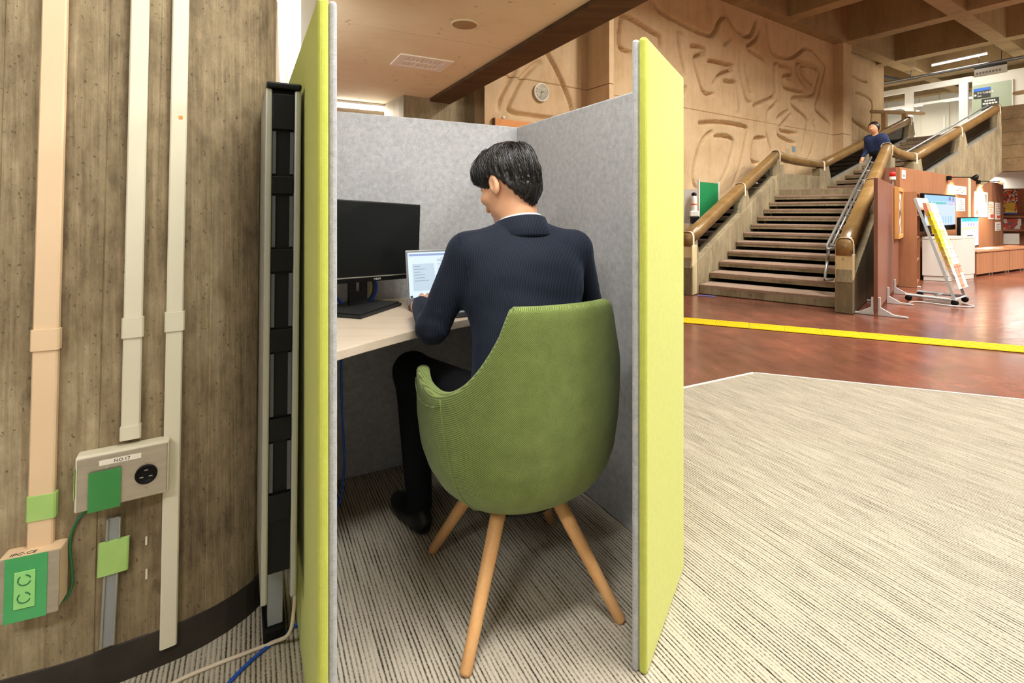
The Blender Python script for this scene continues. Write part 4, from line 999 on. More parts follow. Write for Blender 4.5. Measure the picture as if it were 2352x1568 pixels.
# close the two arm fronts and the bottom
nl = len(outer) + len(rim) + len(inner)
for e in (0, NS - 1):
    ids = [i * NS + e for i in range(nl)]
    for i in range(nl // 2):
        a, b_ = ids[i], ids[i + 1]; c, d = ids[nl - 2 - i], ids[nl - 1 - i]
        if len({a, b_, c, d}) == 4: mb.f.append((a, b_, c, d))
sh_ = mb.build('shell', M['twill'], ch, smooth=True)
# bottom pan and seat cushion
pan = [(plan(s)) for s in S]
k0 = scale_z(0.285)
MB().prism([CHF((y if y < 0 else 0) * k0 + 0.006, x * k0)[:2] for x, y in pan] + [CHF(0.10, 0.07)[:2], CHF(0.10, -0.07)[:2]], 0.283, 0.30).build('bottom_pan', M['twill'], ch)
def rsq(n, a, b_, e=3.2):
    return [(a * math.copysign(abs(math.cos(t)) ** (2 / e), math.cos(t)), b_ * math.copysign(abs(math.sin(t)) ** (2 / e), math.sin(t))) for t in np.linspace(0, 2 * math.pi, n, endpoint=False)]
L = []
for z, k in ((0.355, 0.55), (0.37, 0.80), (0.385, 0.93), (0.41, 1.0), (0.432, 0.985), (0.443, 0.93), (0.447, 0.5)):
    L.append([CHF(0.03 + y * k, x * k, z) for x, y in rsq(48, 0.238, 0.235)])
MB().loops(L).build('seat_cushion', M['twill'], ch, smooth=True)
# piping where the back meets the arms, and along the arm tops
for sg in (-1, 1):
    pts = [shell_pt(sg * (0.50 + 0.0 * t), z, -0.0012) for t, z in zip(np.linspace(0, 1, 18), np.linspace(ztop(sg * .5) - 0.01, 0.30, 18))]
    pts = [shell_pt(sg * (0.545 - 0.10 * q), ztop(sg * 0.545) - 0.012 - (ztop(sg * 0.545) - 0.315) * q, -0.0012) for q in np.linspace(0, 1, 20)]
    MB().tube(pts, 0.0028, 6).build('piping', M['twill'], ch, smooth=True)
    pts = [shell_pt(sg * s, ztop(sg * s) - 0.030 - 0.018 * math.sin((s - .545) / .44 * math.pi), -0.0012) for s in np.linspace(0.55, 0.985, 16)]
    MB().tube(pts, 0.0024, 6).build('piping', M['twill'], ch, smooth=True)
for fx, fy in ((-0.110, 1.184), (0.290, 1.339), (-0.2565, 1.62), (0.136, 1.775)):
    f_ = Vector((fx, fy, 0.004)); top = CC + (Vector((fx, fy, 0)) - CC) * 0.34; top.z = 0.315
    ax = (top - f_).normalized()
    MB().tube([f_, f_ + ax * 0.006, f_ + (top - f_) * .3, f_ + (top - f_) * .7, top], [0.0115, 0.0148, 0.0165, 0.0195, 0.0215], 18).build('leg', M['beech'], ch, smooth=True)
MB().lathe([(0.10, 0.262), (0.12, 0.268), (0.12, 0.284)], (CC.x, CC.y, 0), (0, 0, 1), 28).build('swivel_plate', M['black'], ch)

# ================================================================== signed-distance modelling of bodies
def sd_cap(P, a, b_, ra, rb):
    a = np.array(a); b_ = np.array(b_); d = b_ - a; t = np.clip(((P - a) @ d) / (d @ d + 1e-12), 0, 1)
    return np.linalg.norm(P - a - t[..., None] * d, axis=-1) - (ra + (rb - ra) * t)
def sd_ell(P, c, r, B=None):
    q = P - np.array(c)
    if B is not None: q = q @ B.T            # rows of B are the local axes
    r = np.array(r); k0 = np.linalg.norm(q / r, axis=-1); k1 = np.linalg.norm(q / (r * r), axis=-1) + 1e-9
    return k0 * (k0 - 1) / k1
def smin(a, b_, k):
    h = np.clip(0.5 + 0.5 * (b_ - a) / k, 0, 1); return b_ * (1 - h) + a * h - k * h * (1 - h)
def smax(a, b_, k): return -smin(-a, -b_, k)
def surface_net(fn, lo, hi, h):
    lo = np.array(lo, float); n = np.ceil((np.array(hi) - lo) / h).astype(int) + 1
    ax = [lo[i] + h * np.arange(n[i]) for i in range(3)]
    F = np.empty(tuple(n))
    for i in range(n[0]):
        G = np.stack(np.meshgrid([ax[0][i]], ax[1], ax[2], indexing='ij'), -1)
        F[i] = fn(G)[0]
    neg = F < 0
    cs = [(i, j, k) for i in (0, 1) for j in (0, 1) for k in (0, 1)]
    sl = lambda c: tuple(slice(c[a], n[a] - 1 + c[a]) for a in range(3))
    cnt = np.zeros(tuple(n - 1)); acc = np.zeros(tuple(n - 1) + (3,))
    for a in cs:
        for d in range(3):
            if a[d] == 0:
                b_ = list(a); b_[d] = 1; fa, fb = F[sl(a)], F[sl(tuple(b_))]
                m_ = (fa < 0) != (fb < 0)
                t = np.where(m_, fa / np.where(fa - fb == 0, 1, fa - fb), 0)
                cnt += m_
                for e in range(3): acc[..., e] += np.where(m_, a[e] + (t if e == d else 0), 0)
    act = cnt > 0; idx = -np.ones(tuple(n - 1), int); idx[act] = np.arange(act.sum())
    ijk = np.argwhere(act); V = lo + h * (ijk + acc[act] / cnt[act][:, None])
    Fc = []
    for d in range(3):
        e, f_ = [(1, 2), (2, 0), (0, 1)][d]
        s0 = [slice(1, n[i] - 1) for i in range(3)]; s1 = list(s0); s0[d] = slice(0, n[d] - 1); s1[d] = slice(1, n[d])
        m_ = neg[tuple(s0)] != neg[tuple(s1)]
        q = np.argwhere(m_); q = q + np.array([0 if i == d else 1 for i in range(3)])
        inside = neg[tuple(q.T)]
        def at(oe, of):
            p = q.copy(); p[:, e] -= oe; p[:, f_] -= of; return idx[tuple(p.T)]
        quad = np.stack([at(1, 1), at(0, 1), at(0, 0), at(1, 0)], 1)
        quad[~inside] = quad[~inside][:, ::-1]
        Fc.append(quad)
    return V, np.concatenate(Fc)
def relax(V, F, it=2, lam=0.4):
    for _ in range(it):
        S_ = np.zeros_like(V); c = np.zeros(len(V))
        for k in range(4):
            a, b_ = F[:, k], F[:, (k + 1) % 4]
            np.add.at(S_, a, V[b_]); np.add.at(S_, b_, V[a]); np.add.at(c, a, 1); np.add.at(c, b_, 1)
        V = V + lam * (S_ / np.maximum(c, 1)[:, None] - V)
    return V
def sdf_obj(name, fn, lo, hi, h, mat, parent, it=2):
    V, F = surface_net(fn, lo, hi, h); V = relax(V, F, it)
    mb = MB(); mb.v = [tuple(p) for p in V]; mb.f = [tuple(map(int, f_)) for f_ in F]
    return mb.build(name, mat, parent, smooth=True)

# ---- the seated man ---------------------------------------------------------------
MO = Vector((0.04, 1.425, 0)); MFr = Fr(MO.x, MO.y, -24)
mp_ = lambda f_, r_, z: np.array(MFr(f_, r_, z))
man = thing('person', 'person in a navy pinstripe suit sitting with back to the viewer, typing on the laptop', 'person', (MO.x, MO.y, 0.45))
shL, shR = np.array((-0.132, 1.483, 0.968)), np.array((0.198, 1.626, 0.968))
elL, elR = np.array((-0.232, 1.478, 0.752)), np.array((0.262, 1.705, 0.755))
wrL, wrR = np.array((-0.305, 1.700, 0.776)), np.array((0.050, 1.865, 0.778))
yawB = R(-24); RB = np.array([[math.cos(yawB), -math.sin(yawB), 0], [math.sin(yawB), math.cos(yawB), 0], [0, 0, 1]])
RBl = np.array([[MFr.v[0], MFr.v[1], 0], [MFr.u[0], MFr.u[1], 0], [0, 0, 1.0]])   # rows: right, forward, up
def wob(P, f_, a): return a * (np.sin(P[..., 0] * f_ + 3 * np.sin(P[..., 2] * f_ * .5)) * np.sin(P[..., 2] * f_ * 1.3 + P[..., 1] * f_ * .7))
def jacket(P):
    d = sd_ell(P, mp_(-0.005, 0.01, 0.56), (0.180, 0.125, 0.15), RBl)
    d = smin(d, sd_ell(P, mp_(0.03, 0.02, 0.70), (0.165, 0.112, 0.17), RBl), 0.06)
    d = smin(d, sd_ell(P, mp_(0.085, 0.035, 0.86), (0.195, 0.118, 0.165), RBl), 0.06)
    d = smin(d, sd_cap(P, shL, shR, 0.052, 0.052), 0.07)
    nb = mp_(0.125, 0.04, 1.012)
    d = smin(d, sd_cap(P, shL + [0.02, 0.005, 0.005], nb, 0.045, 0.062), 0.05)
    d = smin(d, sd_cap(P, shR + [-0.02, -0.005, 0.005], nb, 0.045, 0.062), 0.05)
    arm = smin(sd_cap(P, shL, elL, 0.060, 0.047), sd_cap(P, elL, wrL, 0.047, 0.033), 0.018)
    arm2 = smin(sd_cap(P, shR, elR, 0.060, 0.047), sd_cap(P, elR, wrR, 0.047, 0.033), 0.018)
    d = smin(d, arm, 0.022); d = smin(d, arm2, 0.022)
    # sleeve creases near the elbow, soft folds on the back
    de = np.linalg.norm(P - elL, axis=-1); d = d + 0.0035 * np.sin((P @ np.array([0.3, 1.0, 0.8])) * 190) * np.exp(-(de / 0.075) ** 2)
    dw = np.linalg.norm(P - mp_(0.0, 0.05, 0.80), axis=-1); d = d + 0.003 * np.sin(P[..., 2] * 95 + P[..., 0] * 22) * np.exp(-(dw / 0.13) ** 2)
    return d
sdf_obj('jacket', jacket, (-0.42, 1.22, 0.42), (0.40, 2.0, 1.11), 0.0095, M['suit'], man, 2)
# trousers
hipL, hipR = mp_(0.0, -0.085, 0.535), mp_(0.0, 0.085, 0.535)
knL, knR = np.array((-0.350, 1.770, 0.535)), np.array((-0.010, 1.930, 0.535))
anL, anR = np.array((-0.318, 1.740, 0.085)), np.array((0.0, 1.86, 0.085))
def trousers(P):
    d = sd_ell(P, mp_(-0.01, 0.0, 0.545), (0.165, 0.115, 0.095), RBl)
    for h_, k_, a_ in ((hipL, knL, anL), (hipR, knR, anR)):
        d = smin(d, smin(sd_cap(P, h_, k_, 0.082, 0.062), sd_cap(P, k_, a_, 0.060, 0.044), 0.03), 0.05)
    return d
sdf_obj('trousers', trousers, (-0.45, 1.26, 0.03), (0.30, 2.05, 0.68), 0.0125, M['trouser'], man, 2)
def shoe(P, h_, t_):
    h_, t_ = np.array(h_), np.array(t_); d_ = (t_ - h_) / np.linalg.norm(t_ - h_)
    B = np.array([[d_[1], -d_[0], 0], [d_[0], d_[1], 0], [0, 0, 1.0]])
    d = sd_ell(P, h_ + d_ * 0.05 + [0, 0, 0.045], (0.036, 0.06, 0.05), B)
    d = smin(d, sd_ell(P, h_ + d_ * 0.16 + [0, 0, 0.032], (0.044, 0.10, 0.036), B), 0.03)
    return smax(d, 0.006 - P[..., 2], 0.008)
for h_, t_ in (((-0.285, 1.69, 0), (-0.435, 1.895, 0)), ((0.01, 1.83, 0), (-0.08, 2.06, 0))):
    sdf_obj('shoe', lambda P: shoe(P, h_, t_), (min(h_[0], t_[0]) - 0.09, min(h_[1], t_[1]) - 0.09, -0.02), (max(h_[0], t_[0]) + 0.09, max(h_[1], t_[1]) + 0.09, 0.13), 0.008, M['shoe'], man, 1)

# head, neck and hands (one body mesh)
HC = np.array((-0.016, 1.600, 1.193)); yw, pt = R(-47), R(-22)
hf = np.array([math.sin(yw) * math.cos(pt), math.cos(yw) * math.cos(pt), math.sin(pt)])
hr_ = np.array([math.cos(yw), -math.sin(yw), 0.0]); hu = np.cross(hr_, hf)
HB = np.array([hr_, hf, hu])
H = lambda r__, f__, u__: HC + hr_ * r__ + hf * f__ + hu * u__
def head(P):
    d = sd_ell(P, H(0, -0.005, 0.012), (0.075, 0.094, 0.086), HB)
    d = smin(d, sd_ell(P, H(0, 0.030, -0.052), (0.064, 0.060, 0.074), HB), 0.03)
    d = smin(d, sd_cap(P, H(-0.032, 0.030, -0.095), H(0.0, 0.070, -0.120), 0.022, 0.017), 0.03)
    d = smin(d, sd_cap(P, H(0.032, 0.030, -0.095), H(0.0, 0.070, -0.120), 0.022, 0.017), 0.03)
    d = smin(d, sd_cap(P, H(0, 0.092, -0.022), H(0, 0.112, -0.060), 0.007, 0.011), 0.016)      # nose
    d = smin(d, sd_cap(P, H(-0.03, 0.080, 0.0), H(0.03, 0.080, 0.0), 0.010, 0.010), 0.015)      # brow
    for sg in (-1, 1):
        d = smax(d, -sd_ell(P, H(sg * 0.031, 0.096, -0.020), (0.014, 0.012, 0.008), HB), 0.008)  # eye sockets
        d = smin(d, sd_ell(P, H(sg * 0.053, 0.056, -0.045), (0.018, 0.022, 0.018), HB), 0.02)    # cheek bones
        ear = sd_ell(P, H(sg * 0.079, -0.012, -0.028), (0.009, 0.020, 0.033), HB)
        ear = smax(ear, -sd_ell(P, H(sg * 0.089, -0.008, -0.024), (0.007, 0.011, 0.019), HB), 0.004)
        d = smin(d, ear, 0.008)
    d = smin(d, sd_cap(P, H(-0.018, 0.085, -0.088), H(0.018, 0.085, -0.088), 0.006, 0.006), 0.008)   # lips
    d = smin(d, sd_cap(P, H(0, -0.028, -0.060), mp_(0.128, 0.040, 1.02), 0.053, 0.058), 0.025)
    return d
V1, F1 = surface_net(head, (-0.17, 1.42, 0.98), (0.14, 1.78, 1.31), 0.0045); V1 = relax(V1, F1, 1)
def hand_fn(w, d_, side):
    """palm and five bent fingers; d_ pointing direction, thumb toward `side`"""
    w = np.array(w); d_ = np.array(d_, float); d_ /= np.linalg.norm(d_); s = np.cross(d_, [0, 0, 1.0]); s /= np.linalg.norm(s); s = s * side; up = np.array([0, 0, 1.0])
    q = lambda a, b_, c: w + d_ * a + s * b_ + up * c
    def fn(P):
        d = smin(sd_cap(P, q(-0.03, 0, 0), q(0.03, 0.0, 0.004), 0.024, 0.022), sd_ell(P, q(0.055, 0.0, 0.004), (0.04, 0.04, 0.016), np.array([s, d_, up])), 0.02)
        for k, (b_, l) in enumerate(((0.030, 0.072), (0.010, 0.080), (-0.010, 0.074), (-0.029, 0.058))):
            a0 = q(0.082, b_, 0.008); a1 = q(0.082 + l * 0.48, b_ * 1.15, 0.014); a2 = q(0.082 + l * 0.80, b_ * 1.2, -0.002); a3 = q(0.082 + l * 0.95, b_ * 1.2, -0.018)
            fg = np.minimum(np.minimum(sd_cap(P, a0, a1, 0.0095, 0.0085), sd_cap(P, a1, a2, 0.0085, 0.0078)), sd_cap(P, a2, a3, 0.0078, 0.0068))
            d = smin(d, fg, 0.006)
        t0, t1, t2 = q(0.030, 0.030, 0.0), q(0.062, 0.052, -0.004), q(0.090, 0.050, -0.012)
        return smin(d, np.minimum(sd_cap(P, t0, t1, 0.012, 0.010), sd_cap(P, t1, t2, 0.010, 0.008)), 0.008)
    return fn
mb = MB(); mb.v = [tuple(p) for p in V1]; mb.f = [tuple(map(int, f_)) for f_ in F1]
mb.build('body', M['skin'], man, smooth=True)
for w, d_, sd in ((wrL + [-0.006, 0.022, -0.002], (0.15, 1.0, 0.0), 1), (wrR + [-0.02, 0.02, -0.002], (-0.55, 0.6, 0.0), -1)):
    V2, F2 = surface_net(hand_fn(w, d_, sd), np.array(w) - 0.16, np.array(w) + 0.2, 0.004); V2 = relax(V2, F2, 1)
    mb = MB(); mb.v = [tuple(p) for p in V2]; mb.f = [tuple(map(int, f_)) for f_ in F2]
    mb.build('hand', M['skin'], man, smooth=True)
for sg in (-1, 1):
    c0 = H(sg * 0.031, 0.081, -0.020)
    MB().lathe([(0.0115 * math.sin(t), -0.0115 * math.cos(t)) for t in np.linspace(0, math.pi, 9)], c0, hf, 14).build('eye', M['shirt'], man, smooth=True)
    MB().lathe([(0.0055, 0.0100), (0.004, 0.0118), (0.0005, 0.0122)], c0, hf, 12).build('iris', M['black'], man)
    br = [H(sg * x, 0.0905 - x * x * 8, 0.004 + 0.004 * math.sin(x * 60)) for x in np.linspace(0.014, 0.048, 6)]
    MB().tube(br, [0.002, 0.0035, 0.0038, 0.0034, 0.0028, 0.001], 6).build('eyebrow', M['hair'], man)
# hair: cap with an azimuth-dependent hairline, combed ridges and loose strands
lowp = [(0, 0.022), (25, 0.014), (45, -0.004), (62, -0.016), (76, -0.030), (84, -0.008), (98, 0.006), (112, -0.018), (126, -0.046), (142, -0.080), (160, -0.108), (180, -0.120)]
def u_low(az): return np.interp(np.abs(az), [R(a) for a, _ in lowp], [b_ for _, b_ in lowp])
crown = np.array([0.0, -0.055, 0.085])
def hair(P):
    q = (P - HC) @ HB.T
    d = sd_ell(P, H(0, -0.010, 0.014), (0.0875, 0.108, 0.101), HB)
    d = smin(d, sd_ell(P, H(0, 0.060, 0.046), (0.074, 0.050, 0.046), HB), 0.03)
    d = smin(d, sd_ell(P, H(0, -0.050, -0.050), (0.064, 0.052, 0.058), HB), 0.03)
    d = smin(d, sd_cap(P, H(0, -0.040, -0.06), H(0, -0.034, -0.125), 0.054, 0.047), 0.03)
    az = np.arctan2(q[..., 0], q[..., 1])
    cz = np.arctan2(q[..., 0] - crown[0], q[..., 1] - crown[1])
    rr = np.hypot(q[..., 0] - crown[0], q[..., 1] - crown[1])
    d = d + np.clip(rr / 0.05, 0, 1) * (0.0028 * np.sin(cz * 23 + 2.5 * np.sin(cz * 5)) + 0.0016 * np.sin(cz * 51 + q[..., 2] * 60))
    cut = u_low(az) - q[..., 2] + 0.004 * np.sin(az * 37) + 0.003 * np.sin(az * 61 + 1)
    taper = np.clip((-0.075 - q[..., 2]) / 0.06, 0, 1) * np.clip((np.abs(az) - R(100)) / R(15), 0, 1) * 0.010
    return smax(d + taper, cut, 0.010)
V3, F3 = surface_net(hair, HC - 0.15, HC + 0.16, 0.0042); V3 = relax(V3, F3, 1)
mb = MB(); mb.v = [tuple(p) for p in V3]; mb.f = [tuple(map(int, f_)) for f_ in F3]
for k in range(900):
    az = rng.uniform(-math.pi, math.pi); fall = rng.uniform(0.75, 1.0); o_ = rng.uniform(-0.0015, 0.003) + (rng.random() < 0.12) * rng.uniform(0, 0.005); sw = rng.normal(0, 0.10)
    lowq = float(u_low(np.array(az)))
    pts = []
    for t in np.linspace(0.03, fall, 8):
        a = az + sw * t * t + 0.25 * (1 - t) ** 2
        # march down the meridian of the hair ellipsoid from the crown toward the hairline
        z_ = 0.094 + (lowq - 0.002 - 0.094) * t ** 1.6
        kx = math.sqrt(max(0.0, 1 - ((z_ - 0.014) / 0.101) ** 2)); 
        rx, ry = 0.0875 * kx, 0.108 * kx
        bl_ = max(0.0, 1 - t * 2.2)
        x_ = math.sin(a) * rx; y_ = math.cos(a) * ry - 0.010 - 0.035 * bl_
        p = H(x_, y_, z_)
        pts.append(p)
    # settle the strand on the hair surface
    pts = np.array(pts)
    for _ in range(3):
        dd = hair(pts[None])[0]; e = 1e-3
        g = np.stack([(hair((pts + v_)[None])[0] - dd) / e for v_ in np.eye(3) * e], -1); g /= np.linalg.norm(g, axis=-1, keepdims=True) + 1e-9
        pts = pts - g * np.clip(dd - o_, -0.012, 0.012)[:, None]
    mb.tube(list(map(tuple, pts)), [0.0006, 0.0011, 0.0013, 0.0013, 0.0012, 0.0011, 0.0008, 0.0003], 4)
mb.build('hair', M['hair'], man, smooth=True)
# jacket collar and the white shirt collar showing above it
nc = mp_(0.128, 0.040, 1.055); nax = (H(0, -0.028, -0.060) - mp_(0.128, 0.040, 1.02)); nax = Vector(nax).normalized()
nfw = Vector(MFr.u + (0,)); nfw = (nfw - nax * nfw.dot(nax)).normalized(); nrt = nfw.cross(nax)
def collar(prof, th0=60, mat=None, name='collar'):
    L = []
    for a in np.linspace(R(th0), R(360 - th0), 40):
        c = nfw * math.cos(a) + nrt * math.sin(a)
        w_ = 0.5 - 0.5 * math.cos(a)        # 1 at the nape
        L.append([Vector(nc) + c * r__ + nax * (h_ * (0.55 + 0.45 * w_) - 0.022 * (1 - w_)) for r__, h_ in prof])
    return MB().loops(L).build(name, mat, man, smooth=True)
collar([(0.0655, -0.03), (0.066, 0.024), (0.068, 0.0275), (0.071, 0.024), (0.074, -0.03)], 50, M['shirt'], 'shirt_collar')
collar([(0.0735, -0.045), (0.0725, 0.016), (0.075, 0.022), (0.080, 0.019), (0.091, -0.014), (0.100, -0.036), (0.096, -0.044)], 42, M['suit'], 'jacket_collar')
# left sleeve head seam, centre back seam
pts = []
B3 = np.array
def on_jacket(p, off=0.0008):
    p = np.array(p, float)
    for _ in range(8):
        dd = jacket(p[None, None])[0, 0]; g = np.array([(jacket((p + v_)[None, None])[0, 0] - dd) / 1e-3 for v_ in np.eye(3) * 1e-3]); g /= np.linalg.norm(g) + 1e-9
        p = p - g * (dd - off)
    return p
sl = [on_jacket(p) for p in ((-0.150, 1.47, 1.018), (-0.142, 1.445, 1.00), (-0.128, 1.43, 0.955), (-0.113, 1.42, 0.90), (-0.106, 1.42, 0.85), (-0.104, 1.43, 0.80))]
MB().tube(smooth_path(sl, 6), 0.0016, 6).build('sleeve_seam', M['suit'], man, smooth=True)

# ---- far person walking on the stair landing ----------------------------------------------
pc = Vector(UF(-0.02, 1.15, LAND)); 
pw = thing('person', 'person in dark blue clothes leaning forward on the stairs, seen over the rail', 'person', pc)
Q = lambda f_, r_, z: np.array((pc.x, pc.y, pc.z)) + np.array((-UF.u[0], -UF.u[1], 0)) * f_ * 1.0 + np.array((UF.v[0], UF.v[1], 0)) * r_ * 0.9 + np.array((0, 0, z * 0.92))
def clothes(P):
    d = smin(sd_cap(P, Q(0, -0.07, 0.78), Q(0.14, -0.1, 1.06), 0.11, 0.10), sd_cap(P, Q(0, 0.07, 0.78), Q(0.14, 0.1, 1.06), 0.11, 0.10), 0.08)
    d = smin(d, sd_cap(P, Q(0.15, -0.15, 1.10), Q(0.15, 0.15, 1.10), 0.06, 0.06), 0.06)
    d = smin(d, smin(sd_cap(P, Q(0.15, -0.17, 1.09), Q(0.05, -0.24, 0.85), 0.05, 0.045), sd_cap(P, Q(0.05, -0.24, 0.85), Q(0.22, -0.22, 0.70), 0.045, 0.035), 0.02), 0.03)
    d = smin(d, smin(sd_cap(P, Q(0.15, 0.17, 1.09), Q(0.05, 0.24, 0.85), 0.05, 0.045), sd_cap(P, Q(0.05, 0.24, 0.85), Q(0.22, 0.22, 0.70), 0.045, 0.035), 0.02), 0.03)
    return d
def slacks(P):
    d = sd_ell(P, Q(0, 0, 0.76), (0.17, 0.17, 0.11))
    d = smin(d, smin(sd_cap(P, Q(0.0, -0.08, 0.72), Q(0.10, -0.09, 0.42), 0.085, 0.065), sd_cap(P, Q(0.10, -0.09, 0.42), Q(0.03, -0.09, 0.07), 0.06, 0.045), 0.03), 0.04)
    return smin(d, smin(sd_cap(P, Q(0.0, 0.08, 0.72), Q(-0.02, 0.09, 0.40), 0.085, 0.065), sd_cap(P, Q(-0.02, 0.09, 0.40), Q(-0.12, 0.09, 0.07), 0.06, 0.045), 0.03), 0.04)
def pbody(P):
    d = sd_ell(P, Q(0.22, 0, 1.30), (0.085, 0.085, 0.11)); d = smin(d, sd_cap(P, Q(0.16, 0, 1.12), Q(0.20, 0, 1.25), 0.055, 0.05), 0.03)
    d = smin(d, sd_cap(P, Q(0.30, 0, 1.29), Q(0.325, 0, 1.265), 0.012, 0.014), 0.02)
    return d
def phand(P, sg):
    d = sd_cap(P, Q(0.22, sg * 0.22, 0.69), Q(0.27, sg * 0.215, 0.63), 0.033, 0.026)
    for b_, l in ((-0.03, 0.05), (-0.015, 0.062), (0.002, 0.06), (0.018, 0.05)): d = smin(d, sd_cap(P, Q(0.275, sg * 0.215 + b_, 0.62), Q(0.29, sg * 0.215 + b_, 0.62 - l), 0.009, 0.007), 0.004)
    return smin(d, sd_cap(P, Q(0.26, sg * 0.215 + 0.03, 0.65), Q(0.30, sg * 0.215 + 0.035, 0.61), 0.010, 0.008), 0.006)
lo_, hi_ = np.array(pc) - [0.5, 0.5, 0.0], np.array(pc) + [0.5, 0.5, 1.5]
M['blue_cloth'] = simple('dark_blue_cloth', srgb(38, 52, 92), 0.85)
sdf_obj('jumper', clothes, lo_, hi_, 0.02, M['blue_cloth'], pw, 1)
sdf_obj('slacks', slacks, lo_, hi_, 0.02, M['trouser'], pw, 1)
sdf_obj('body', pbody, lo_, hi_, 0.012, M['skin'], pw, 1)
for sg in (-1, 1):
    c0 = Q(0.26, sg * 0.215, 0.63); sdf_obj('hand', lambda P: phand(P, sg), c0 - 0.13, c0 + 0.13, 0.007, M['skin'], pw, 1)
sdf_obj('hair', lambda P: smax(sd_ell(P, Q(0.21, 0, 1.315), (0.098, 0.098, 0.115)), 0.5 * (sd_ell(P, Q(0.35, 0, 1.24), (0.13, 0.13, 0.13)) * -1), 0.01), lo_, hi_, 0.014, M['hair'], pw, 1)
for sg, f_ in ((-1, 0.05), (1, -0.10)):
    c0 = Q(f_, sg * 0.09, 0.035); sdf_obj('shoe', lambda P: smax(sd_ell(P, c0, (0.10, 0.10, 0.05)), 0.0 + (pc.z + 0.003) - P[..., 2], 0.01), c0 - 0.15, c0 + 0.15, 0.02, M['shoe'], pw, 1)
# ================================================================== things on the hall walls and ceilings
WN = Vector((WQ.v[0], WQ.v[1], 0))          # out of the relief wall
# clock
ck = thing('wall_clock', 'round white wall clock on the tan carved wall', 'clock', WQ(-7.223, 0.005, 2.69))
cpos = WQ(-7.223, 0.004, 2.83); 
MB().lathe([(0.120, 0.0), (0.132, 0.012), (0.134, 0.03), (0.128, 0.036), (0.120, 0.034), (0.118, 0.024)], cpos, WN, 40).build('case', M['white'], ck, smooth=True)
dial = MB().lathe([(0.1185, 0.0238), (0.1185, 0.0245)], cpos, WN, 40).build('dial', M['paper'], ck)
ctx = Vector(WQ.u + (0,)); cup = Vector((0, 0, 1)); cdo = Vector(cpos) + WN * 0.0248
for h_ in range(1, 13):
    a = R(90 - h_ * 30)
    text_mb(str(h_), 0.026, cdo + ctx * (0.092 * math.cos(a)) + cup * (0.092 * math.sin(a) - 0.009), ctx, cup, 0.0003, 'CENTER').build('numeral', M['ink'], dial)
def hand(ang, l, w, d):
    a = R(90 - ang); di = ctx * math.cos(a) + cup * math.sin(a); pe = ctx * -math.sin(a) + cup * math.cos(a); o = cdo + WN * d
    P_ = [o - di * 0.015 - pe * w, o - di * 0.015 + pe * w, o + di * l + pe * w * .6, o + di * l - pe * w * .6]
    return MB().loft(P_, [p + WN * 0.001 for p in P_])
hand(78, 0.052, 0.004, 0.002).build('hour_hand', M['ink'], ck); hand(195, 0.083, 0.003, 0.0035).build('minute_hand', M['ink'], ck)
MB().lathe([(0.117, 0.0315), (0.117, 0.0325)], cpos, WN, 40).build('cover_glass', M['glass'], ck)
# orange board on the clock wall
bo = thing('notice_board', 'orange wooden board top showing behind the booth corner', 'board', WQ(-7.5, 0.03, 1.0))
MB().box((-8.03, 0.004, 1.0), (-6.9, 0.05, 2.37), WQ).build('panel', M['orange'], bo, bevel=0.004)
MB().box((-8.045, 0.002, 0.99), (-8.031, 0.056, 2.375), WQ).build('edge', M['dark_beam'], bo)
text_mb('11', 0.045, WQ(-7.52, 0.052, 2.28), ctx, cup, 0.0005).build('lettering', M['ink'], bo)
sm = MB().lathe([(0.022, 0), (0.02, 0.02), (0.008, 0.028)], WQ(-7.87, 0.001, 2.40), WN, 14).build('white_sensor', M['white'], smooth=True); tag(sm, 'tiny white sensor above the orange board', 'sensor')
# blue and grey notes stuck to the relief wall
for (t_, z_, w_, h_, mt_, lb_) in ((-0.17, 2.57, 0.13, 0.13, simple('faded_blue_paper', srgb(120, 150, 160), .7), 'small faded blue note stuck on the relief wall'), (-0.45, 2.50, 0.18, 0.2, simple('faded_grey_paper', srgb(186, 166, 130), .7), 'faded grey paper patch on the relief wall beside the blue note')):
    o = MB().box((t_, 0.0, z_ - h_), (t_ + w_, 0.004, z_), WQ).build('paper_note', mt_); tag(o, lb_, 'note')

# ceiling fittings of the low ceiling
ZC = 2.6
sp = thing('ceiling_speaker', 'round tan ceiling speaker in the cream ceiling', 'speaker', (-0.38, 4.06, ZC - 0.012))
MB().lathe([(0.112, 0.0), (0.110, -0.010), (0.100, -0.012), (0.098, -0.006)], (-0.38, 4.06, ZC), (0, 0, 1), 36).build('rim', M['low_ceil'], sp, smooth=True)
MB().lathe([(0.098, -0.004), (0.096, -0.009), (0.02, -0.011)], (-0.38, 4.06, ZC), (0, 0, 1), 36).build('grille', M['speaker_tan'], sp, smooth=True)
VTF = Fr(-0.91, 5.10, 62)
vt = thing('ceiling_vent', 'rectangular cream air vent in the low ceiling', 'vent', VTF(0, 0, ZC - 0.015))
for a, b_ in (((-0.27, -0.20), (-0.20, 0.20)), ((0.20, -0.20), (0.27, 0.20)), ((-0.20, -0.20), (0.20, -0.14)), ((-0.20, 0.14), (0.20, 0.20)), ((-0.20, -0.02), (0.20, 0.02))):
    MB().box((a[0], a[1], ZC - 0.014), (b_[0], b_[1], ZC - 0.001), VTF).build('frame', M['vent_white'], vt)
for k in range(9):
    for v0 in (-0.138, 0.022):
        MB().box((-0.198 + k * 0.045, v0, ZC - 0.010), (-0.198 + k * 0.045 + 0.035, v0 + 0.116, ZC - 0.002), VTF).build('slat', M['vent_white'], vt)
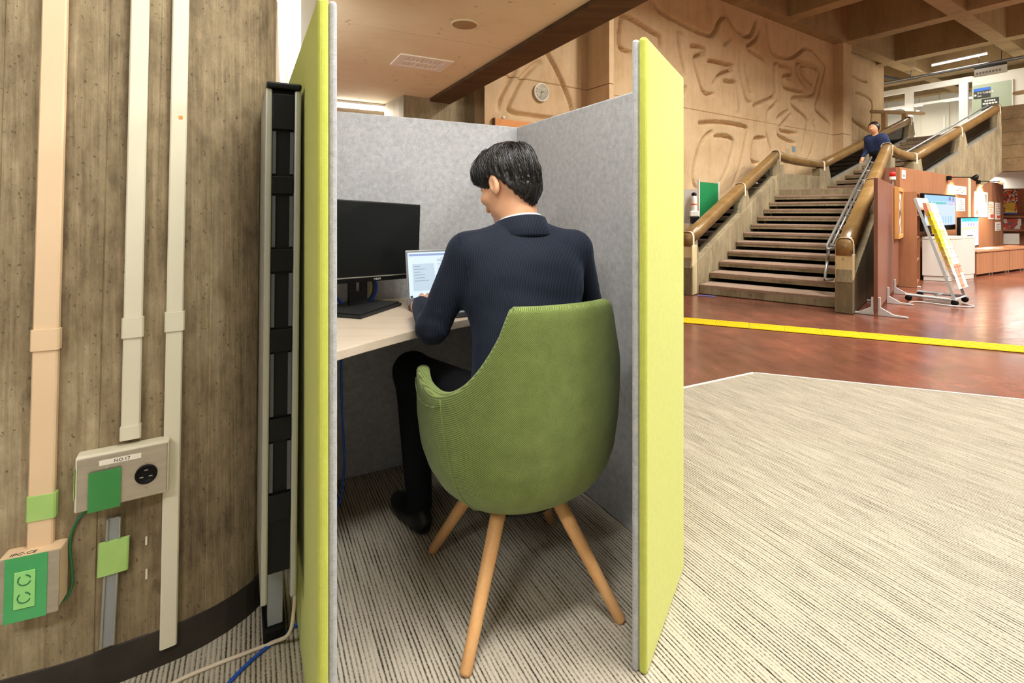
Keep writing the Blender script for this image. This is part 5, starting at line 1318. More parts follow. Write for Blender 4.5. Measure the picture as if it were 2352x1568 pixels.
def ceiling_lamp(x, y, deg, label, w=LOW_W, vis=True):
    fr = Fr(x, y, deg); t = thing('ceiling_lamp', label, 'ceiling lamp', fr(0, 0, ZC - 0.07), 'lamps on the low ceiling')
    MB().box((-0.62, -0.11, ZC - 0.03), (0.62, 0.11, ZC - 0.001), fr).build('housing', M['white'], t, bevel=0.006)
    for v in (-0.055, 0.055): MB().tube([fr(-0.6, v, ZC - 0.05), fr(0.6, v, ZC - 0.05)], 0.015, 10).build('tube', M['tube_on'], t, smooth=True)
    l = bpy.data.lights.new('lamp_light', 'AREA'); l.shape = 'RECTANGLE'; l.size = 1.2; l.size_y = 0.2; l.energy = w; l.color = (1.0, 0.99, 0.97)
    lo = bpy.data.objects.new('lamp_light', l); COL.objects.link(lo); lo.parent = t; lo.rotation_euler = (0, 0, R(90 - deg)); lo.location = (0, 0, -0.005)
ceiling_lamp(-1.98, 7.1, 62, 'lit fluorescent lamp glaring on the low ceiling behind the booth', 45)
ceiling_lamp(0.35, 0.85, 62, 'added unseen lamp on the low ceiling above the booth entrance', 20)  # added out of view to brighten the desk and back panel
ceiling_lamp(2.0, 0.6, 152, 'added unseen lamp on the low ceiling right above the viewer', 19)  # added unseen, so the front panel shadows the chair's right side
ceiling_lamp(-1.1, -1.2, 62, 'added unseen lamp on the low ceiling behind the viewer', 19)  # added behind the view as fill for column face and booth
ceiling_lamp(-3.0, 4.4, 62, 'added unseen lamp on the low ceiling beyond the window wall', 12)  # added unseen lamp, brings in light from behind

# hall lamps in the coffers
def hall_lamp(u, v, label, z=5.72, w=HALL_W, grp='lamps in the coffered ceiling', along_v=True):
    fr = Fr(*WQ(u, v)[:2], 56 if not along_v else 146)
    t = thing('fluorescent_lamp', label, 'ceiling lamp', fr(0, 0, z - 0.05), grp)
    MB().box((-0.63, -0.05, z), (0.63, 0.05, z + 0.05), fr).build('housing', M['white'], t)
    MB().tube([fr(-0.6, 0, z - 0.02), fr(0.6, 0, z - 0.02)], 0.017, 10).build('tube', M['tube_on'], t, smooth=True)
    MB().box((-0.4, -0.006, z + 0.05), (-0.388, 0.006, 6.055), fr).build('hanger', M['black'], t)
    MB().box((0.4, -0.006, z + 0.05), (0.412, 0.006, 6.055), fr).build('hanger', M['black'], t)
    l = bpy.data.lights.new('lamp_light', 'AREA'); l.shape = 'RECTANGLE'; l.size = 1.2; l.size_y = 0.3; l.energy = w; l.color = (1.0, 0.95, 0.87)
    lo = bpy.data.objects.new('lamp_light', l); COL.objects.link(lo); lo.parent = t
    lo.rotation_euler = (0, 0, math.atan2(fr.u[1], fr.u[0])); lo.location = (0, 0, -0.02)
for i, (u, v) in enumerate(((-5.0, 3.7), (-5.0, 6.5), (-2.2, 6.5), (-2.2, 9.2), (0.6, 6.5), (0.6, 9.2), (3.3, 6.5), (3.3, 9.2))):
    hall_lamp(u, v, 'lit fluorescent lamp hung in a coffer of the hall ceiling')
# visible lamps of the upper storey
UL = Fr(12.04, 14.5, 152)
def tube_lamp(p, q, label, w, z0=6.05, grp='tubes in the upper storey', mat='tube_far'):
    p, q = Vector(p), Vector(q); mid = (p + q) / 2
    t = thing('fluorescent_lamp', label, 'ceiling lamp', mid, grp); d = (q - p); d.z = 0; d.normalize()
    MB().tube([p, q], 0.022, 10).build('tube', M[mat], t, smooth=True)
    n = Vector((d.y, -d.x, 0)) * 0.03
    P_ = [p - n + Vector((0, 0, .024)), q - n + Vector((0, 0, .024)), q + n + Vector((0, 0, .024)), p + n + Vector((0, 0, .024))]
    MB().loft(P_, [x + Vector((0, 0, .03)) for x in P_]).build('housing', M['white'], t)
    for s_ in (0.08, 0.92):
        c0 = p + (q - p) * s_; MB().tube([c0 + Vector((0, 0, .05)), (c0.x, c0.y, z0)], 0.006, 6).build('hanger', M['alu'], t)
    l = bpy.data.lights.new('lamp_light', 'AREA'); l.shape = 'RECTANGLE'; l.size = 1.2; l.size_y = 0.15; l.energy = w; l.color = (1.0, 0.96, 0.88)
    lo = bpy.data.objects.new('lamp_light', l); COL.objects.link(lo); lo.parent = t; lo.rotation_euler = (0, 0, math.atan2(d.y, d.x)); lo.location = (0, 0, -0.03)
tube_lamp((12.04, 14.5, 5.30), (12.60, 13.42, 5.30), 'long lit tube lamp above the glazed upper room', 26)
for i, s_ in enumerate((0.4, 1.9, 3.3)):
    a, b_ = GF(s_ + 1.0, 1.9, 4.75), GF(s_ - 0.1, 2.0, 4.75)
    tube_lamp(a, b_, ['lit tube right inside the glazed upper room', 'lit tube in the middle of the glazed upper room', 'lit tube left inside the glazed upper room'][i], 15)
tube_lamp(WQ(5.6, -0.9, 4.6), WQ(6.6, -0.9, 4.6), 'lit tube just behind the edge of the upper carved wall', 30)
# conduit trays
tr = thing('conduit_tray', 'bundle of grey conduits hung under the upper storey ceiling', 'conduits', GF(1, -0.9, 4.95))
for k in range(3):
    MB().tube([GF(6.0, -1.35 - k * 0.06, 4.98 + 0.03 * (k % 2)), GF(-4.5, -1.35 - k * 0.06, 4.98 + 0.03 * (k % 2))], 0.02, 8).build('conduit', M['alu_grey'] if k else M['dark_grey'], tr, smooth=True)
for k in range(2):
    MB().tube([GF(1.35, -1.0, 5.08 + k * .05), GF(1.75, -4.2, 5.08 + k * .05)], 0.022, 8).build('conduit', M['dark_grey'], tr, smooth=True)
for s_ in (-3, -1.9, 0.9, 2.2, 3.5): MB().tube([GF(s_, -1.4, 5.0), GF(s_, -1.4, 6.05)], 0.012, 6).build('hanger', M['dark_grey'], tr)

# ================================================================== lower left of the stairs
gb = thing('green_board', 'green board in a white frame standing behind the left stair rail', 'board', (3.2, 8.4, 0))
GBF = Fr(2.995, 8.15, 45)
MB().box((0.03, -0.012, 0.80), (0.75, 0.012, 1.585), GBF).build('panel', M['board_green'], gb)
for u_ in (0.0, 0.751): MB().box((u_, -0.02, 0.0), (u_ + 0.03, 0.02, 1.62), GBF).build('post', M['offwhite'], gb)
for u_ in (0.0, 0.751): MB().box((u_ - 0.002, -0.2, 0.0), (u_ + 0.032, 0.2, 0.03), GBF).build('foot', M['offwhite'], gb)
ds = thing('sanitizer_stand', 'white stand with a hand sanitizer bottle at the foot of the stairs', 'sanitizer', (2.62, 7.4, 0))
DF = Fr(2.62, 7.4, 100)
MB().box((-0.13, -0.12, 0.0), (0.13, 0.12, 0.015), DF).build('foot', M['white'], ds)
MB().box((-0.03, -0.005, 0.015), (0.03, 0.02, 1.0), DF).build('pole', M['white'], ds)
MB().box((-0.10, -0.004, 0.93), (0.085, 0.008, 1.43), DF).build('back_plate', M['cab_grey'], ds)
bt = MB().lathe([(0.035, 1.11), (0.038, 1.13), (0.038, 1.30), (0.03, 1.33)], DF(0.03, 0.06, 0), (0, 0, 1), 20).build('bottle', M['white'], ds, smooth=True)
MB().lathe([(0.0385, 1.17), (0.0385, 1.26)], DF(0.03, 0.06, 0), (0, 0, 1), 20).build('bottle_label', M['paper'], bt)
MB().lathe([(0.0389, 1.195), (0.0389, 1.215)], DF(0.03, 0.06, 0), (0, 0, 1), 20).build('label_band', M['ink_red'], bt)
MB().lathe([(0.033, 1.331), (0.036, 1.34), (0.034, 1.37), (0.01, 1.38)], DF(0.03, 0.06, 0), (0, 0, 1), 20).build('bottle_cap', M['black'], bt, smooth=True)
MB().box((-0.03, 0.008, 1.03), (0.09, 0.12, 1.109), DF).build('holder', M['white'], ds, bevel=0.01)
MB().box((-0.02, 0.012, 0.93), (0.10, 0.14, 1.03), DF).build('dispenser', M['black'], ds, bevel=0.012)
o = MB().box((-0.11, -0.02, 0.0), (0.11, 0.02, 0.003), Fr(2.535, 6.60, 108)).build('floor_tape', simple('blue_floor_tape', srgb(96, 120, 220), .5)); tag(o, 'short blue tape strip on the red floor before the stairs', 'tape')

# ================================================================== display corner on the right
# standing partition of three brown boards on white feet
PF_ = Fr(3.85, 5.355, 41.0)
st_ = thing('standing_partition', 'row of brown boards on white splayed feet beside the stair newel', 'partition', PF_(1.4, 0, 0))
for a, b_ in ((0.0, 0.985), (0.99, 1.94), (1.945, 2.90)):
    MB().box((a, -0.018, 0.05), (b_, 0.018, 1.456), PF_).build('board', M['teak_dark'], st_, bevel=0.003)
for u_ in (0.02, 0.99, 1.94, 2.88):
    for sg in (-1, 1):
        MB().side([(u_ - 0.018, 0), (u_ - 0.018, 0.006)], 0, 0.01, PF_) if False else None
        mbf = MB()
        def q(vv, z, w): return [PF_(u_ - w, sg * vv, z), PF_(u_ + w, sg * vv, z)]
        prof_ = [(0.020, 0.0), (0.020, 0.19), (0.040, 0.19), (0.042, 0.085), (0.15, 0.022), (0.27, 0.014), (0.27, 0.0)]
        mbf.loft([PF_(u_ - 0.014, sg * v_, z_) for v_, z_ in prof_], [PF_(u_ + 0.014, sg * v_, z_) for v_, z_ in prof_])
        mbf.build('foot', M['foot_white'], st_, bevel=0.002)
pfm = thing('framed_picture', 'narrow wooden picture frame hung on the brown standing boards', 'picture frame', PF_(2.3, 0.06, 0.8))
for a, b_, z0, z1 in ((1.95, 2.0, 0.73, 1.43), (2.72, 2.77, 0.73, 1.43), (2.0, 2.72, 0.73, 0.78), (2.0, 2.72, 1.38, 1.43)):
    MB().box((a, 0.022, z0), (b_, 0.075, z1), PF_).build('frame_bar', M['frame_wood'], pfm, bevel=0.002)
MB().box((2.0, 0.024, 0.78), (2.72, 0.05, 1.38), PF_).build('picture', pattern('faded_photo_print', [srgb(220, 220, 226), srgb(90, 84, 110), srgb(180, 160, 150), srgb(60, 60, 74)], 9), pfm)
# brochure shelf
BS = Fr(5.75, 7.42, 41.0)
bsf = thing('brochure_shelf', 'tall brown brochure shelf behind the standing boards', 'shelf', BS(0.4, 0, 0))
for u0, u1 in ((0.0, 0.02), (0.86, 0.88)): MB().box((u0, -0.16, 0.0), (u1, 0.15, 1.39), BS).build('side_panel', M['teak'], bsf)
MB().box((0.021, -0.16, 0.02), (0.859, -0.145, 1.37), BS).build('back_panel', M['teak'], bsf)
for z_ in (0.02, 0.36, 0.70, 1.04, 1.37): MB().box((0.021, -0.144, z_), (0.859, 0.14, z_ + 0.018), BS).build('shelf_board', M['teak'], bsf)
lbls = ['lowest', 'second', 'third', 'top']
bc = [M['paper'], simple('pale_leaflet', srgb(236, 226, 206), .7), simple('pale_pink_leaflet', srgb(240, 206, 190), .7)]
for i, z_ in enumerate((0.04, 0.38, 0.72, 1.06)):
    for k in range(3):
        o = MB().side([(0.04 + k * 0.135, z_), (0.04 + k * 0.135, z_ + 0.25), (0.15 + k * 0.135, z_ + 0.25), (0.15 + k * 0.135, z_)], 0.118, 0.126, BS).build('leaflet', bc[(k + i) % 3])
        tag(o, 'pale leaflet on the %s shelf of the brown brochure shelf, %s' % (lbls[i], ['nearest', 'middle', 'farthest'][k]), 'leaflet', 'leaflets in the brown brochure shelf')
# slanted brochure rack
RF = Fr(5.155, 5.89, -36.0)      # u from the low front foot back toward the upright top (-w), v along the rack width
rk = thing('brochure_rack', 'slanted grey metal brochure rack on black castors', 'rack', RF(0.2, 0.2, 0))
def bar(p, q, r=0.016, nm='bar', mt_='rack_grey'):
    return MB().tube([p, q], r, 4).build(nm, M[mt_], rk)
RW = 0.42
for v_ in (0.0, RW):
    bar(RF(0.0, v_, 0.06), RF(0.375, v_, 1.25), 0.020, 'upright')
    bar(RF(-0.02, v_, 0.07), RF(0.47, v_, 0.075), 0.018, 'base_bar')
    for u_ in (0.0, 0.44):
        MB().lathe([(0.012, -0.02), (0.034, -0.016), (0.036, 0.0), (0.034, 0.016), (0.012, 0.02)], RF(u_, v_, 0.0365), (RF.v[0], RF.v[1], 0), 16).build('castor', M['black'], rk, smooth=True)
for u_ in (0.22, 0.0): bar(RF(u_, 0, 0.075), RF(u_, RW, 0.075), 0.012, 'base_cross_bar')
bar(RF(0.375, 0, 1.25), RF(0.375, RW, 1.25), 0.018, 'top_bar')
MB().side([(0.372, 1.26), (0.34, 1.12), (0.335, 1.125), (0.365, 1.265)], 0.0, RW, RF).build('header_card', M['paper'], rk)
lc_ = [simple('yellow_leaflet', srgb(240, 222, 30), .6), M['paper'], simple('pale_green_leaflet', srgb(214, 226, 190), .7), simple('orange_leaflet', srgb(244, 206, 130), .7), simple('red_print_leaflet', srgb(222, 140, 110), .7), simple('lime_print_leaflet', srgb(226, 232, 160), .7)]
order = [[4, 1, 1], [0, 1, 2], [0, 1, 2], [0, 3, 2], [0, 1, 5], [3, 1, 2], [3, 1, 1], [1, 4, 4], [1, 4, 1]]
names_ = ['top', 'second', 'third', 'fourth', 'fifth', 'sixth', 'seventh', 'eighth', 'lowest']; cn = ['near', 'middle', 'far']
for i in range(9):
    z_ = 1.04 - i * 0.105; u_ = 0.375 * (z_ - 0.06) / 1.19 - 0.028
    tr_ = MB().box((u_ - 0.056, 0.012, z_ - 0.002), (u_ + 0.006, RW - 0.012, z_ + 0.002), RF).build('tray', M['rack_grey'], rk)
    bar(RF(u_ - 0.053, 0.01, z_ + 0.035), RF(u_ - 0.053, RW - 0.01, z_ + 0.035), 0.002, 'tray_wire', 'dark_grey')
    for k in range(3):
        v0 = 0.022 + k * 0.128
        o = MB().side([(u_ - 0.050, z_ + 0.0025), (u_ - 0.004, z_ + 0.0025), (u_ + 0.030, z_ + 0.165), (u_ - 0.004, z_ + 0.165)], v0, v0 + 0.112, RF).build('leaflet', lc_[order[i][k]])
        tag(o, 'leaflet in the %s row of the slanted rack, %s column' % (names_[i], cn[k]), 'leaflet', 'leaflets in the slanted rack')
# cables on the floor by the rack
cable('floor_cable', [PF_(1.15, 0.22, 0.008), PF_(1.3, 0.32, 0.008), PF_(1.2, 0.62, 0.008), PF_(1.35, 0.80, 0.008), PF_(1.55, 0.62, 0.008), PF_(1.5, 0.35, 0.008)], 0.006, M['white'], 'white cable looped on the red floor beside the slanted rack')

# big veneered display wall
DX0, DY0 = (2067 - 1176) / 1162 * 7.7, 7.7
DX1, DY1 = (2305 - 1176) / 1162 * 12.19, 12.19
dang = math.degrees(math.atan2(DX1 - DX0, DY1 - DY0)); DLEN = math.hypot(DX1 - DX0, DY1 - DY0)
DW = Fr(DX0, DY0, dang)           # u along the wall to the right, v toward the hall
dw = thing('display_wall', 'reddish veneered display wall with notices under the stairs', 'display wall', DW(DLEN / 2, 0, 0))
DH = 1.78
nb_ = 9
for k in range(nb_):
    a, b_ = k * DLEN / nb_, (k + 1) * DLEN / nb_
    MB().box((a + 0.003, -0.06, 0.0), (b_ - 0.003, 0.0, DH), DW).build('board', M['teak'], dw, bevel=0.003)
MB().box((0.0, -0.30, 0.0), (0.05, -0.061, DH), DW).build('end_board', M['teak_dark'], dw)
UQ = lambda px, off=0.0: (lambda k: (k * (DY0 + off * DW.v[1]) - (DX0 + off * DW.v[0])) / (DW.u[0] - k * DW.u[1]))((px - 1176) / 1162.0)
ZQ = lambda px, py, off=0.0: EYE + (488 - py) * (DY0 + off * DW.v[1] + UQ(px, off) * DW.u[1]) / 1162.0
MB().box((UQ(2223), 0.0005, 0.0), (UQ(2227), 0.02, DH), DW).build('joint_strip', M['strap'], dw)
dwr, dwu = Vector(DW.u + (0,)), Vector((0, 0, 1)); dwn = dwr.cross(dwu)
def notice(px0, px1, py0, py1, label, bits, curl=0.0, mat='paper'):
    u0, u1 = UQ(px0), UQ(px1); z1, z0 = ZQ(px0, py0), ZQ(px0, py1); w_, h_ = u1 - u0, z1 - z0
    t = thing('notice', label, 'notice', DW((u0 + u1) / 2, 0.004, z0))
    MB().box((u0, 0.001, z0), (u1, 0.006 + curl, z1), DW).build('sheet', M[mat], t)
    for (a, b_, c, d, mt_) in bits:
        MB().box((u0 + a * w_, 0.0062 + curl, z0 + b_ * h_), (u0 + c * w_, 0.0072 + curl, z0 + d * h_), DW).build('print', M[mt_], t)
    return t
def rows_(n, a=0.12, c=0.88, lo=0.1, hi=0.9, mt_='ink_soft'): return [(a, lo + (hi - lo) * k / n, c - 0.12 * (k % 3), lo + (hi - lo) * (k + 0.35) / n, mt_) for k in range(n)]
notice(2176, 2219, 424, 444, 'wide pale notice at the top of the display wall under the dark arm lamp', [(0.05 + 0.11 * k, 0.2 + 0.2 * (k % 3), 0.12 + 0.11 * k, 0.32 + 0.2 * (k % 3), 'ink_orange' if k % 2 else 'ink_soft') for k in range(8)])
notice(2196.5, 2216, 454, 485, 'plain text notice right of the big screen', rows_(6))
notice(2237, 2268, 439, 499, 'large pale poster with photos and figures under the lit arm lamp', [(0.08, 0.58, 0.44, 0.92, 'ink_soft'), (0.52, 0.58, 0.9, 0.92, 'ink_soft'), (0.2, 0.36, 0.42, 0.52, 'ink_soft'), (0.55, 0.34, 0.8, 0.52, 'ink_soft'), (0.14, 0.12, 0.26, 0.27, 'ink_red'), (0.44, 0.12, 0.56, 0.27, 'ink_blue'), (0.76, 0.12, 0.86, 0.27, 'ink_soft'), (0.1, 0.04, 0.9, 0.05, 'ink_soft')])
notice(2270, 2282, 463, 503, 'narrow price-list notice with orange rows and a red block', rows_(6, lo=0.35, hi=0.95, mt_='ink_orange') + [(0.3, 0.06, 0.95, 0.28, 'ink_red')])
notice(2285.5, 2297, 465, 504, 'narrow notice with grey rows and a red block near the wall end', rows_(6, lo=0.35, hi=0.95) + [(0.3, 0.06, 0.95, 0.24, 'ink_red')])
notice(2286, 2297.5, 510, 530, 'small curling paper slip low near the wall end', rows_(4), curl=0.004)
notice(2071, 2079, 390, 410, 'small pale green card at the left top of the display wall', [(0.2, 0.2, 0.8, 0.5, 'ink_soft')])
# picture lights
def arm_lamp(px, py, on, label):
    u_, z_ = UQ(px), ZQ(px, py); t = thing('arm_lamp', label, 'arm lamp', DW(u_, 0.0, z_))
    MB().box((u_ - 0.05, 0.0005, z_ - 0.04), (u_ + 0.05, 0.06, z_ + 0.04), DW).build('mount', M['black'], t, bevel=0.008)
    e = DW(u_ + 0.30, 0.34, z_ + 0.01)
    MB().tube([DW(u_, 0.055, z_ + 0.01), DW(u_ + 0.06, 0.09, z_ + 0.015), e], 0.008, 8).build('arm', M['black'], t, smooth=True)
    ax = Vector(DW(0, -0.5, -0.8)) - Vector(DW(0, 0, 0)); ax = Vector((ax.x, ax.y, -0.75)).normalized()
    MB().lathe([(0.02, -0.05), (0.045, 0.0), (0.055, 0.06), (0.05, 0.06), (0.04, 0.01)], e, ax, 18).build('shade', M['black'] if not on else M['strap'], t, smooth=True)
    MB().lathe([(0.008, 0.0), (0.035, 0.03), (0.036, 0.05), (0.005, 0.062)], e, ax, 14).build('bulb', M['bulb_on'] if on else M['alu'], t, smooth=True)
    l = bpy.data.lights.new('lamp_light', 'SPOT'); l.energy = 130 if on else 60; l.color = (1, 0.80, 0.52); l.spot_size = R(120); l.spot_blend = 0.8; l.shadow_soft_size = 0.04
    lo = bpy.data.objects.new('lamp_light', l); COL.objects.link(lo); lo.parent = t
    lo.location = Vector(e) + ax * 0.08 - ORG[t.name]; lo.rotation_euler = ax.to_track_quat('-Z', 'Y').to_euler()
arm_lamp(2175, 409, False, 'black arm lamp over the wide notice on the display wall')
arm_lamp(2243, 418, True, 'glowing arm lamp over the large poster on the display wall')
# television and portrait screen
tv = thing('television', 'large lit television before the display wall, blue-white screen', 'television', DW(UQ(2150), 0.2, 0.0))
ta_, tb_ = UQ(2122, 0.17), UQ(2195, 0.17); zt1, zt0 = ZQ(2122, 443, 0.17), ZQ(2122, 532, 0.17)
tvv = 0.12
MB().box((ta_, tvv, zt0), (tb_, tvv + 0.05, zt1), DW).build('casing', M['black'], tv, bevel=0.006)
M['tv_lit'] = emis('lit_television_screen', srgb(184, 200, 230), 0.85, base=(0.02, 0.02, 0.02, 1))
M['tv_top'] = emis('television_header', srgb(140, 184, 226), 0.85, base=(0.02, 0.02, 0.02, 1))
M['tv_teal'] = emis('teal_screen_text', srgb(46, 176, 160), 0.8, base=(0.02, 0.02, 0.02, 1))
M['tv_purple'] = emis('purple_screen_text', srgb(170, 110, 226), 0.8, base=(0.02, 0.02, 0.02, 1))
M['tv_grey'] = emis('grey_screen_text', srgb(120, 136, 160), 0.6, base=(0.02, 0.02, 0.02, 1))
M['tv_blue'] = emis('blue_screen_shape', srgb(90, 160, 236), 0.8, base=(0.02, 0.02, 0.02, 1))
w_, h_ = tb_ - ta_, zt1 - zt0
ts_ = MB().box((ta_ + 0.035, tvv + 0.0505, zt0 + 0.09), (tb_ - 0.025, tvv + 0.052, zt1 - 0.025), DW).build('screen', M['tv_lit'], tv)
def tvb(a, b_, c, d, mt_, nm='screen_block', lift=0.0):
    MB().box((ta_ + a * w_, tvv + 0.0522 + lift, zt0 + b_ * h_), (ta_ + c * w_, tvv + 0.0526 + lift, zt0 + d * h_), DW).build(nm, M[mt_], ts_)
tvb(0.05, 0.80, 0.96, 0.96, 'tv_top')
for k in range(2): tvb(0.10 + 0.05 * k, 0.73, 0.145 + 0.05 * k, 0.79, 'tv_teal', lift=.0006)
for k in range(9): tvb(0.23 + 0.05 * k, 0.725, 0.27 + 0.05 * k, 0.785, 'tv_teal', lift=.0006)
text_mb('ここから', 0.075 * w_ / 1.0 * 1.0, Vector(DW(ta_ + 0.70 * w_, tvv + 0.0532, zt0 + 0.73 * h_)), dwr, dwu, 0.0004).build('screen_lettering', M['tv_purple'], ts_)
tvb(0.10, 0.58, 0.115, 0.64, 'tv_grey'); tvb(0.115, 0.605, 0.14, 0.615, 'tv_grey'); tvb(0.14, 0.58, 0.155, 0.64, 'tv_grey')
tvb(0.225, 0.49, 0.275, 0.6, 'tv_blue')
tvb(0.76, 0.84, 0.82, 0.94, 'tv_grey', lift=.0006); tvb(0.89, 0.84, 0.93, 0.94, 'tv_grey', lift=.0006)
for k in range(5): tvb(0.45 + 0.09 * k, 0.2, 0.49 + 0.09 * k, 0.40, 'tv_top', lift=.0001)
for k in range(8): tvb(0.42 + 0.06 * k, 0.135, 0.465 + 0.06 * k, 0.15, 'tv_grey', lift=.0002)
MB().box(((ta_ + tb_) / 2 - 0.05, tvv - 0.04, 0.02), ((ta_ + tb_) / 2 + 0.05, tvv - 0.001, zt1 - 0.1), DW).build('stand_post', M['black'], tv)
MB().box(((ta_ + tb_) / 2 - 0.3, tvv - 0.10, 0.0), ((ta_ + tb_) / 2 + 0.3, tvv - 0.02, 0.02), DW).build('stand_foot', M['black'], tv)
ps = thing('portrait_screen', 'upright lit screen with a turquoise header beside the grey counter', 'screen', DW(UQ(2227), 0.4, 0.0))
pa, pb = UQ(2206, 0.30), UQ(2248, 0.30); pz1, pz0 = ZQ(2206, 499, 0.30), ZQ(2206, 573, 0.30); pv = 0.25
MB().box((pa, pv, pz0), (pb, pv + 0.05, pz1), DW).build('casing', M['black'], ps, bevel=0.004)
M['ps_lit'] = emis('lit_portrait_screen', srgb(206, 208, 240), 0.85, base=(0.02, 0.02, 0.02, 1)); M['ps_teal'] = emis('turquoise_screen_band', srgb(60, 206, 214), 0.85, base=(0.02, 0.02, 0.02, 1)); M['ps_lime'] = emis('lime_screen_band', srgb(214, 226, 150), 0.8, base=(0.02, 0.02, 0.02, 1))
pw_, ph_ = pb - pa, pz1 - pz0
sc2 = MB().box((pa + 0.03, pv + 0.0505, pz0 + 0.03), (pb - 0.02, pv + 0.052, pz1 - 0.02), DW).build('screen', M['ps_lit'], ps)
def psb(a, b_, c, d, mt_): MB().box((pa + a * pw_, pv + 0.0522, pz0 + b_ * ph_), (pa + c * pw_, pv + 0.0526, pz0 + d * ph_), DW).build('screen_block', M[mt_], sc2)
psb(0.06, 0.86, 0.95, 0.965, 'ps_teal'); psb(0.06, 0.62, 0.95, 0.665, 'ps_lime'); psb(0.06, 0.4, 0.14, 0.62, 'ps_lime')
for k in range(3): psb(0.4 + 0.14 * k, 0.72, 0.43 + 0.14 * k, 0.80, 'tv_purple')
psb(0.15, 0.895, 0.27, 0.93, 'tv_grey'); psb(0.32, 0.9, 0.55, 0.925, 'tv_grey')
MB().box(((pa + pb) / 2 - 0.04, pv - 0.03, 0.0), ((pa + pb) / 2 + 0.04, pv - 0.001, pz1 - 0.2), DW).build('stand_post', M['black'], ps)
# grey counter
gcf = [(6.9, 8.0), (6.60, 8.14), (7.36, 8.51), (7.66, 8.37)]
gc = thing('counter', 'light grey laminate counter between the slanted rack and the low cabinets', 'counter', (7.1, 8.25, 0))
cx_, cy_ = np.mean(gcf, 0)
shr = lambda k: [(cx_ + (x - cx_) * k, cy_ + (y - cy_) * k) for x, y in gcf]
MB().prism(shr(0.95), 0.0, 0.075).build('plinth', M['cab_grey'], gc)
MB().prism(gcf, 0.076, 0.655).build('body', M['cab_grey'], gc, bevel=0.004)
MB().prism(shr(1.015), 0.657, 0.70).build('top', M['cab_grey'], gc, bevel=0.005)
MB().lathe([(0.05, 0.7005), (0.05, 0.703)], (6.95, 8.20, 0), (0, 0, 1), 20).build('cable_port', M['dark_grey'], gc)
o = MB().tube([(7.5, 8.33, 0.704), (7.56, 8.36, 0.708), (7.64, 8.39, 0.704)], 0.006, 8).build('pen', M['black']); tag(o, 'dark pen lying on the right end of the grey counter', 'pen')
# low cabinets
CBF = Fr(7.84, 8.54, 61.5)
for i, (a, b_) in enumerate(((0.0, 0.66), (0.665, 1.36), (1.366, 2.03), (2.036, 2.7))):
    t = thing('low_cabinet', ['low veneered cabinet next to the grey counter', 'second low veneered cabinet from the grey counter', 'third low veneered cabinet from the grey counter', 'fourth low veneered cabinet from the grey counter'][i], 'cabinet', CBF((a + b_) / 2, -0.2, 0), 'low cabinets before the display wall')
    MB().box((a, -0.40, 0.035), (b_, -0.02, 0.405), CBF).build('body', M['teak'], t)
    h_ = (a + b_) / 2
    MB().box((a + 0.004, -0.0195, 0.04), (b_ - 0.004, 0.0, 0.40), CBF).build('door', M['teak'], t, bevel=0.003)
    for u_ in (a + 0.06, b_ - 0.06): MB().box((u_ - 0.02, -0.1, 0.0), (u_ + 0.02, -0.03, 0.0345), CBF).build('foot', M['alu'], t)
wt_ = MB().box((-0.01, -0.41, 0.407), (2.71, 0.012, 0.432), CBF).build('cabinet_top', M['teak'], bevel=0.003); tag(wt_, 'continuous veneered top over the low cabinets', 'worktop')
for i, (u_, lb_) in enumerate(((0.10, 'small leaning pamphlet beside the portrait screen'), (0.28, 'larger leaning booklet on the low cabinet top'))):
    t = thing('pamphlet', lb_, 'pamphlet', CBF(u_, -0.25, 0.433), 'pamphlets on the low cabinets')
    MB().side([(u_ - 0.10, 0.434), (u_ - 0.09, 0.434), (u_ - 0.13 , 0.434 + 0.13 + 0.05 * i), (u_ - 0.14, 0.434 + 0.13 + 0.05 * i)], -0.33, -0.15 + 0.04 * i, CBF).build('cover', M['paper'], t)
    MB().side([(u_ - 0.089, 0.46), (u_ - 0.088, 0.46), (u_ - 0.121, 0.434 + 0.11 + 0.05 * i), (u_ - 0.122, 0.434 + 0.11 + 0.05 * i)], -0.29, -0.20 + 0.04 * i, CBF).build('print', M['ink_soft'], t)
for k, (u_, lb_) in enumerate(((0.75, 'flat white sheet on the low cabinet top, left of two'), (1.2, 'flat white sheet on the low cabinet top, right of two'))):
    o = MB().box((u_, -0.34, 0.4325), (u_ + 0.30, -0.12, 0.436), CBF).build('paper_sheet', M['paper']); tag(o, lb_, 'paper')
# red signal lamp on its pole behind the boards
sl_ = thing('signal_lamp', 'red capped signal lamp on a pole beside the display wall', 'lamp', (5.49, 7.30, 0))
MB().lathe([(0.03, 0.0), (0.03, 0.012), (0.014, 0.02), (0.012, 1.56)], (5.49, 7.30, 0), (0, 0, 1), 16).build('pole', M['alu'], sl_)
MB().lathe([(0.036, 1.56), (0.040, 1.565), (0.040, 1.605)], (5.49, 7.30, 0), (0, 0, 1), 18).build('collar', M['offwhite'], sl_)
MB().lathe([(0.038, 1.606), (0.038, 1.655), (0.030, 1.672), (0.008, 1.676)], (5.49, 7.30, 0), (0, 0, 1), 18).build('cap', M['red_lamp'], sl_, smooth=True)
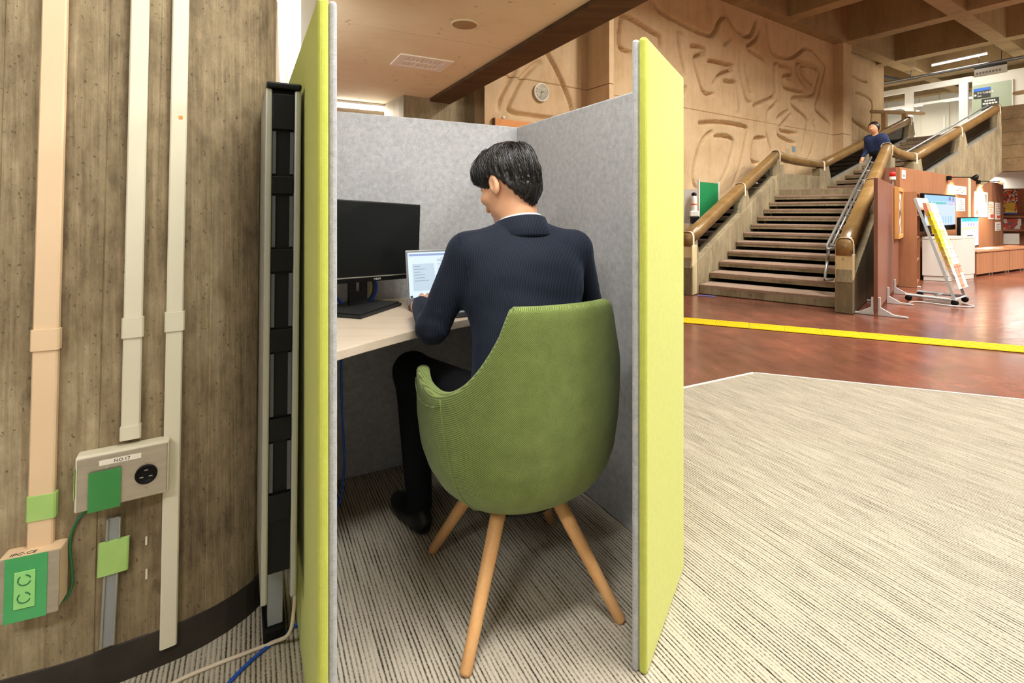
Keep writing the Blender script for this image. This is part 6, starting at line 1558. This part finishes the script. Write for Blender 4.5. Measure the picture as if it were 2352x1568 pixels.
# far right magazine shelf, poster and bright wall
MSF = Fr(12.05, 12.75, 100)
ms = thing('magazine_shelf', 'brown magazine shelf beyond the display wall at the right edge', 'shelf', MSF(1, 0, 0))
MB().box((0.0, -0.30, 0.0), (2.6, -0.28, 1.70), MSF).build('back_panel', M['teak'], ms)
for z_ in (0.24, 0.62, 0.96): MB().box((0.0, -0.28, z_), (2.6, 0.02, z_ + 0.05), MSF).build('shelf_board', M['teak'], ms)
MB().box((-0.03, -0.30, 0.0), (0.0, 0.02, 1.70), MSF).build('side_panel', M['teak'], ms)
po = thing('poster', 'colourful poster with a yellow disc above the magazine shelf', 'poster', MSF(0.3, 0.03, 1.05))
MB().box((0.04, -0.02, 1.055), (0.60, -0.012, 1.66), MSF).build('sheet', pattern('busy_coloured_print', [srgb(214, 60, 50), srgb(240, 200, 190), srgb(60, 130, 110), srgb(250, 240, 226), srgb(70, 60, 90), srgb(240, 140, 70)], 26), po)
MB().lathe([(0.10, -0.0118), (0.10, -0.010)], MSF(0.15, -0.0, 1.17), (MSF.v[0], MSF.v[1], 0), 24).build('yellow_disc', simple('yellow_print', srgb(250, 238, 30), .6), po)
MB().box((0.34, -0.0118, 1.09), (0.54, -0.0108, 1.34), MSF).build('yellow_panel', simple('pale_yellow_print', srgb(240, 226, 90), .6), po)
MB().lathe([(0.09, -0.0118), (0.09, -0.0108)], MSF(0.24, 0.0, 1.50), (MSF.v[0], MSF.v[1], 0), 24).build('red_disc', M['ink_red'], po)
MB().box((0.04, -0.0118, 1.056), (0.60, -0.0112, 1.085), MSF).build('blue_edge', M['sign_blue'], po)
mg = [('patterned magazine on the upper shelf beyond the display wall, left of two', pattern('magazine_cover_green', [srgb(180, 190, 170), srgb(216, 206, 120), srgb(150, 160, 150)], 14), 0.03, 0.30, 0.67, 0.26), ('magazine with red and grey shapes on the upper shelf beyond the display wall', pattern('magazine_cover_red', [srgb(236, 230, 222), srgb(200, 90, 76), srgb(120, 110, 124), srgb(240, 236, 230)], 10), 0.31, 0.70, 0.67, 0.26), ('grey rounded magazine on the lower shelf beyond the display wall', pattern('magazine_cover_grey', [srgb(186, 190, 184), srgb(150, 156, 150), srgb(210, 212, 206)], 12), 0.02, 0.27, 0.29, 0.26), ('white boxy magazine file on the lower shelf beyond the display wall', M['paper'], 0.29, 0.66, 0.29, 0.27)]
for lb_, mt_, a, b_, z_, h_ in mg:
    o = MB().side([(a, z_ + 0.001), (a, z_ + h_), (b_, z_ + h_), (b_, z_ + 0.001)], -0.06, -0.03, MSF).build('magazine', mt_, bevel=0.004); tag(o, lb_, 'magazine')
tag(MB().box((12.5, 16.5, 0), (28, 16.7, 2.6)).build('wall_far', M['offwhite']), 'bright white wall far under the upper storey', kind='structure')
tube_lamp((14.2, 14.8, 2.33), (15.4, 14.8, 2.33), 'lit tube lamp under the upper storey, nearer of two', 40, 2.62, 'tubes under the upper storey')
tube_lamp((15.0, 16.0, 2.28), (15.5, 16.2, 2.28), 'lit tube lamp under the upper storey, farther of two', 30, 2.62, 'tubes under the upper storey')
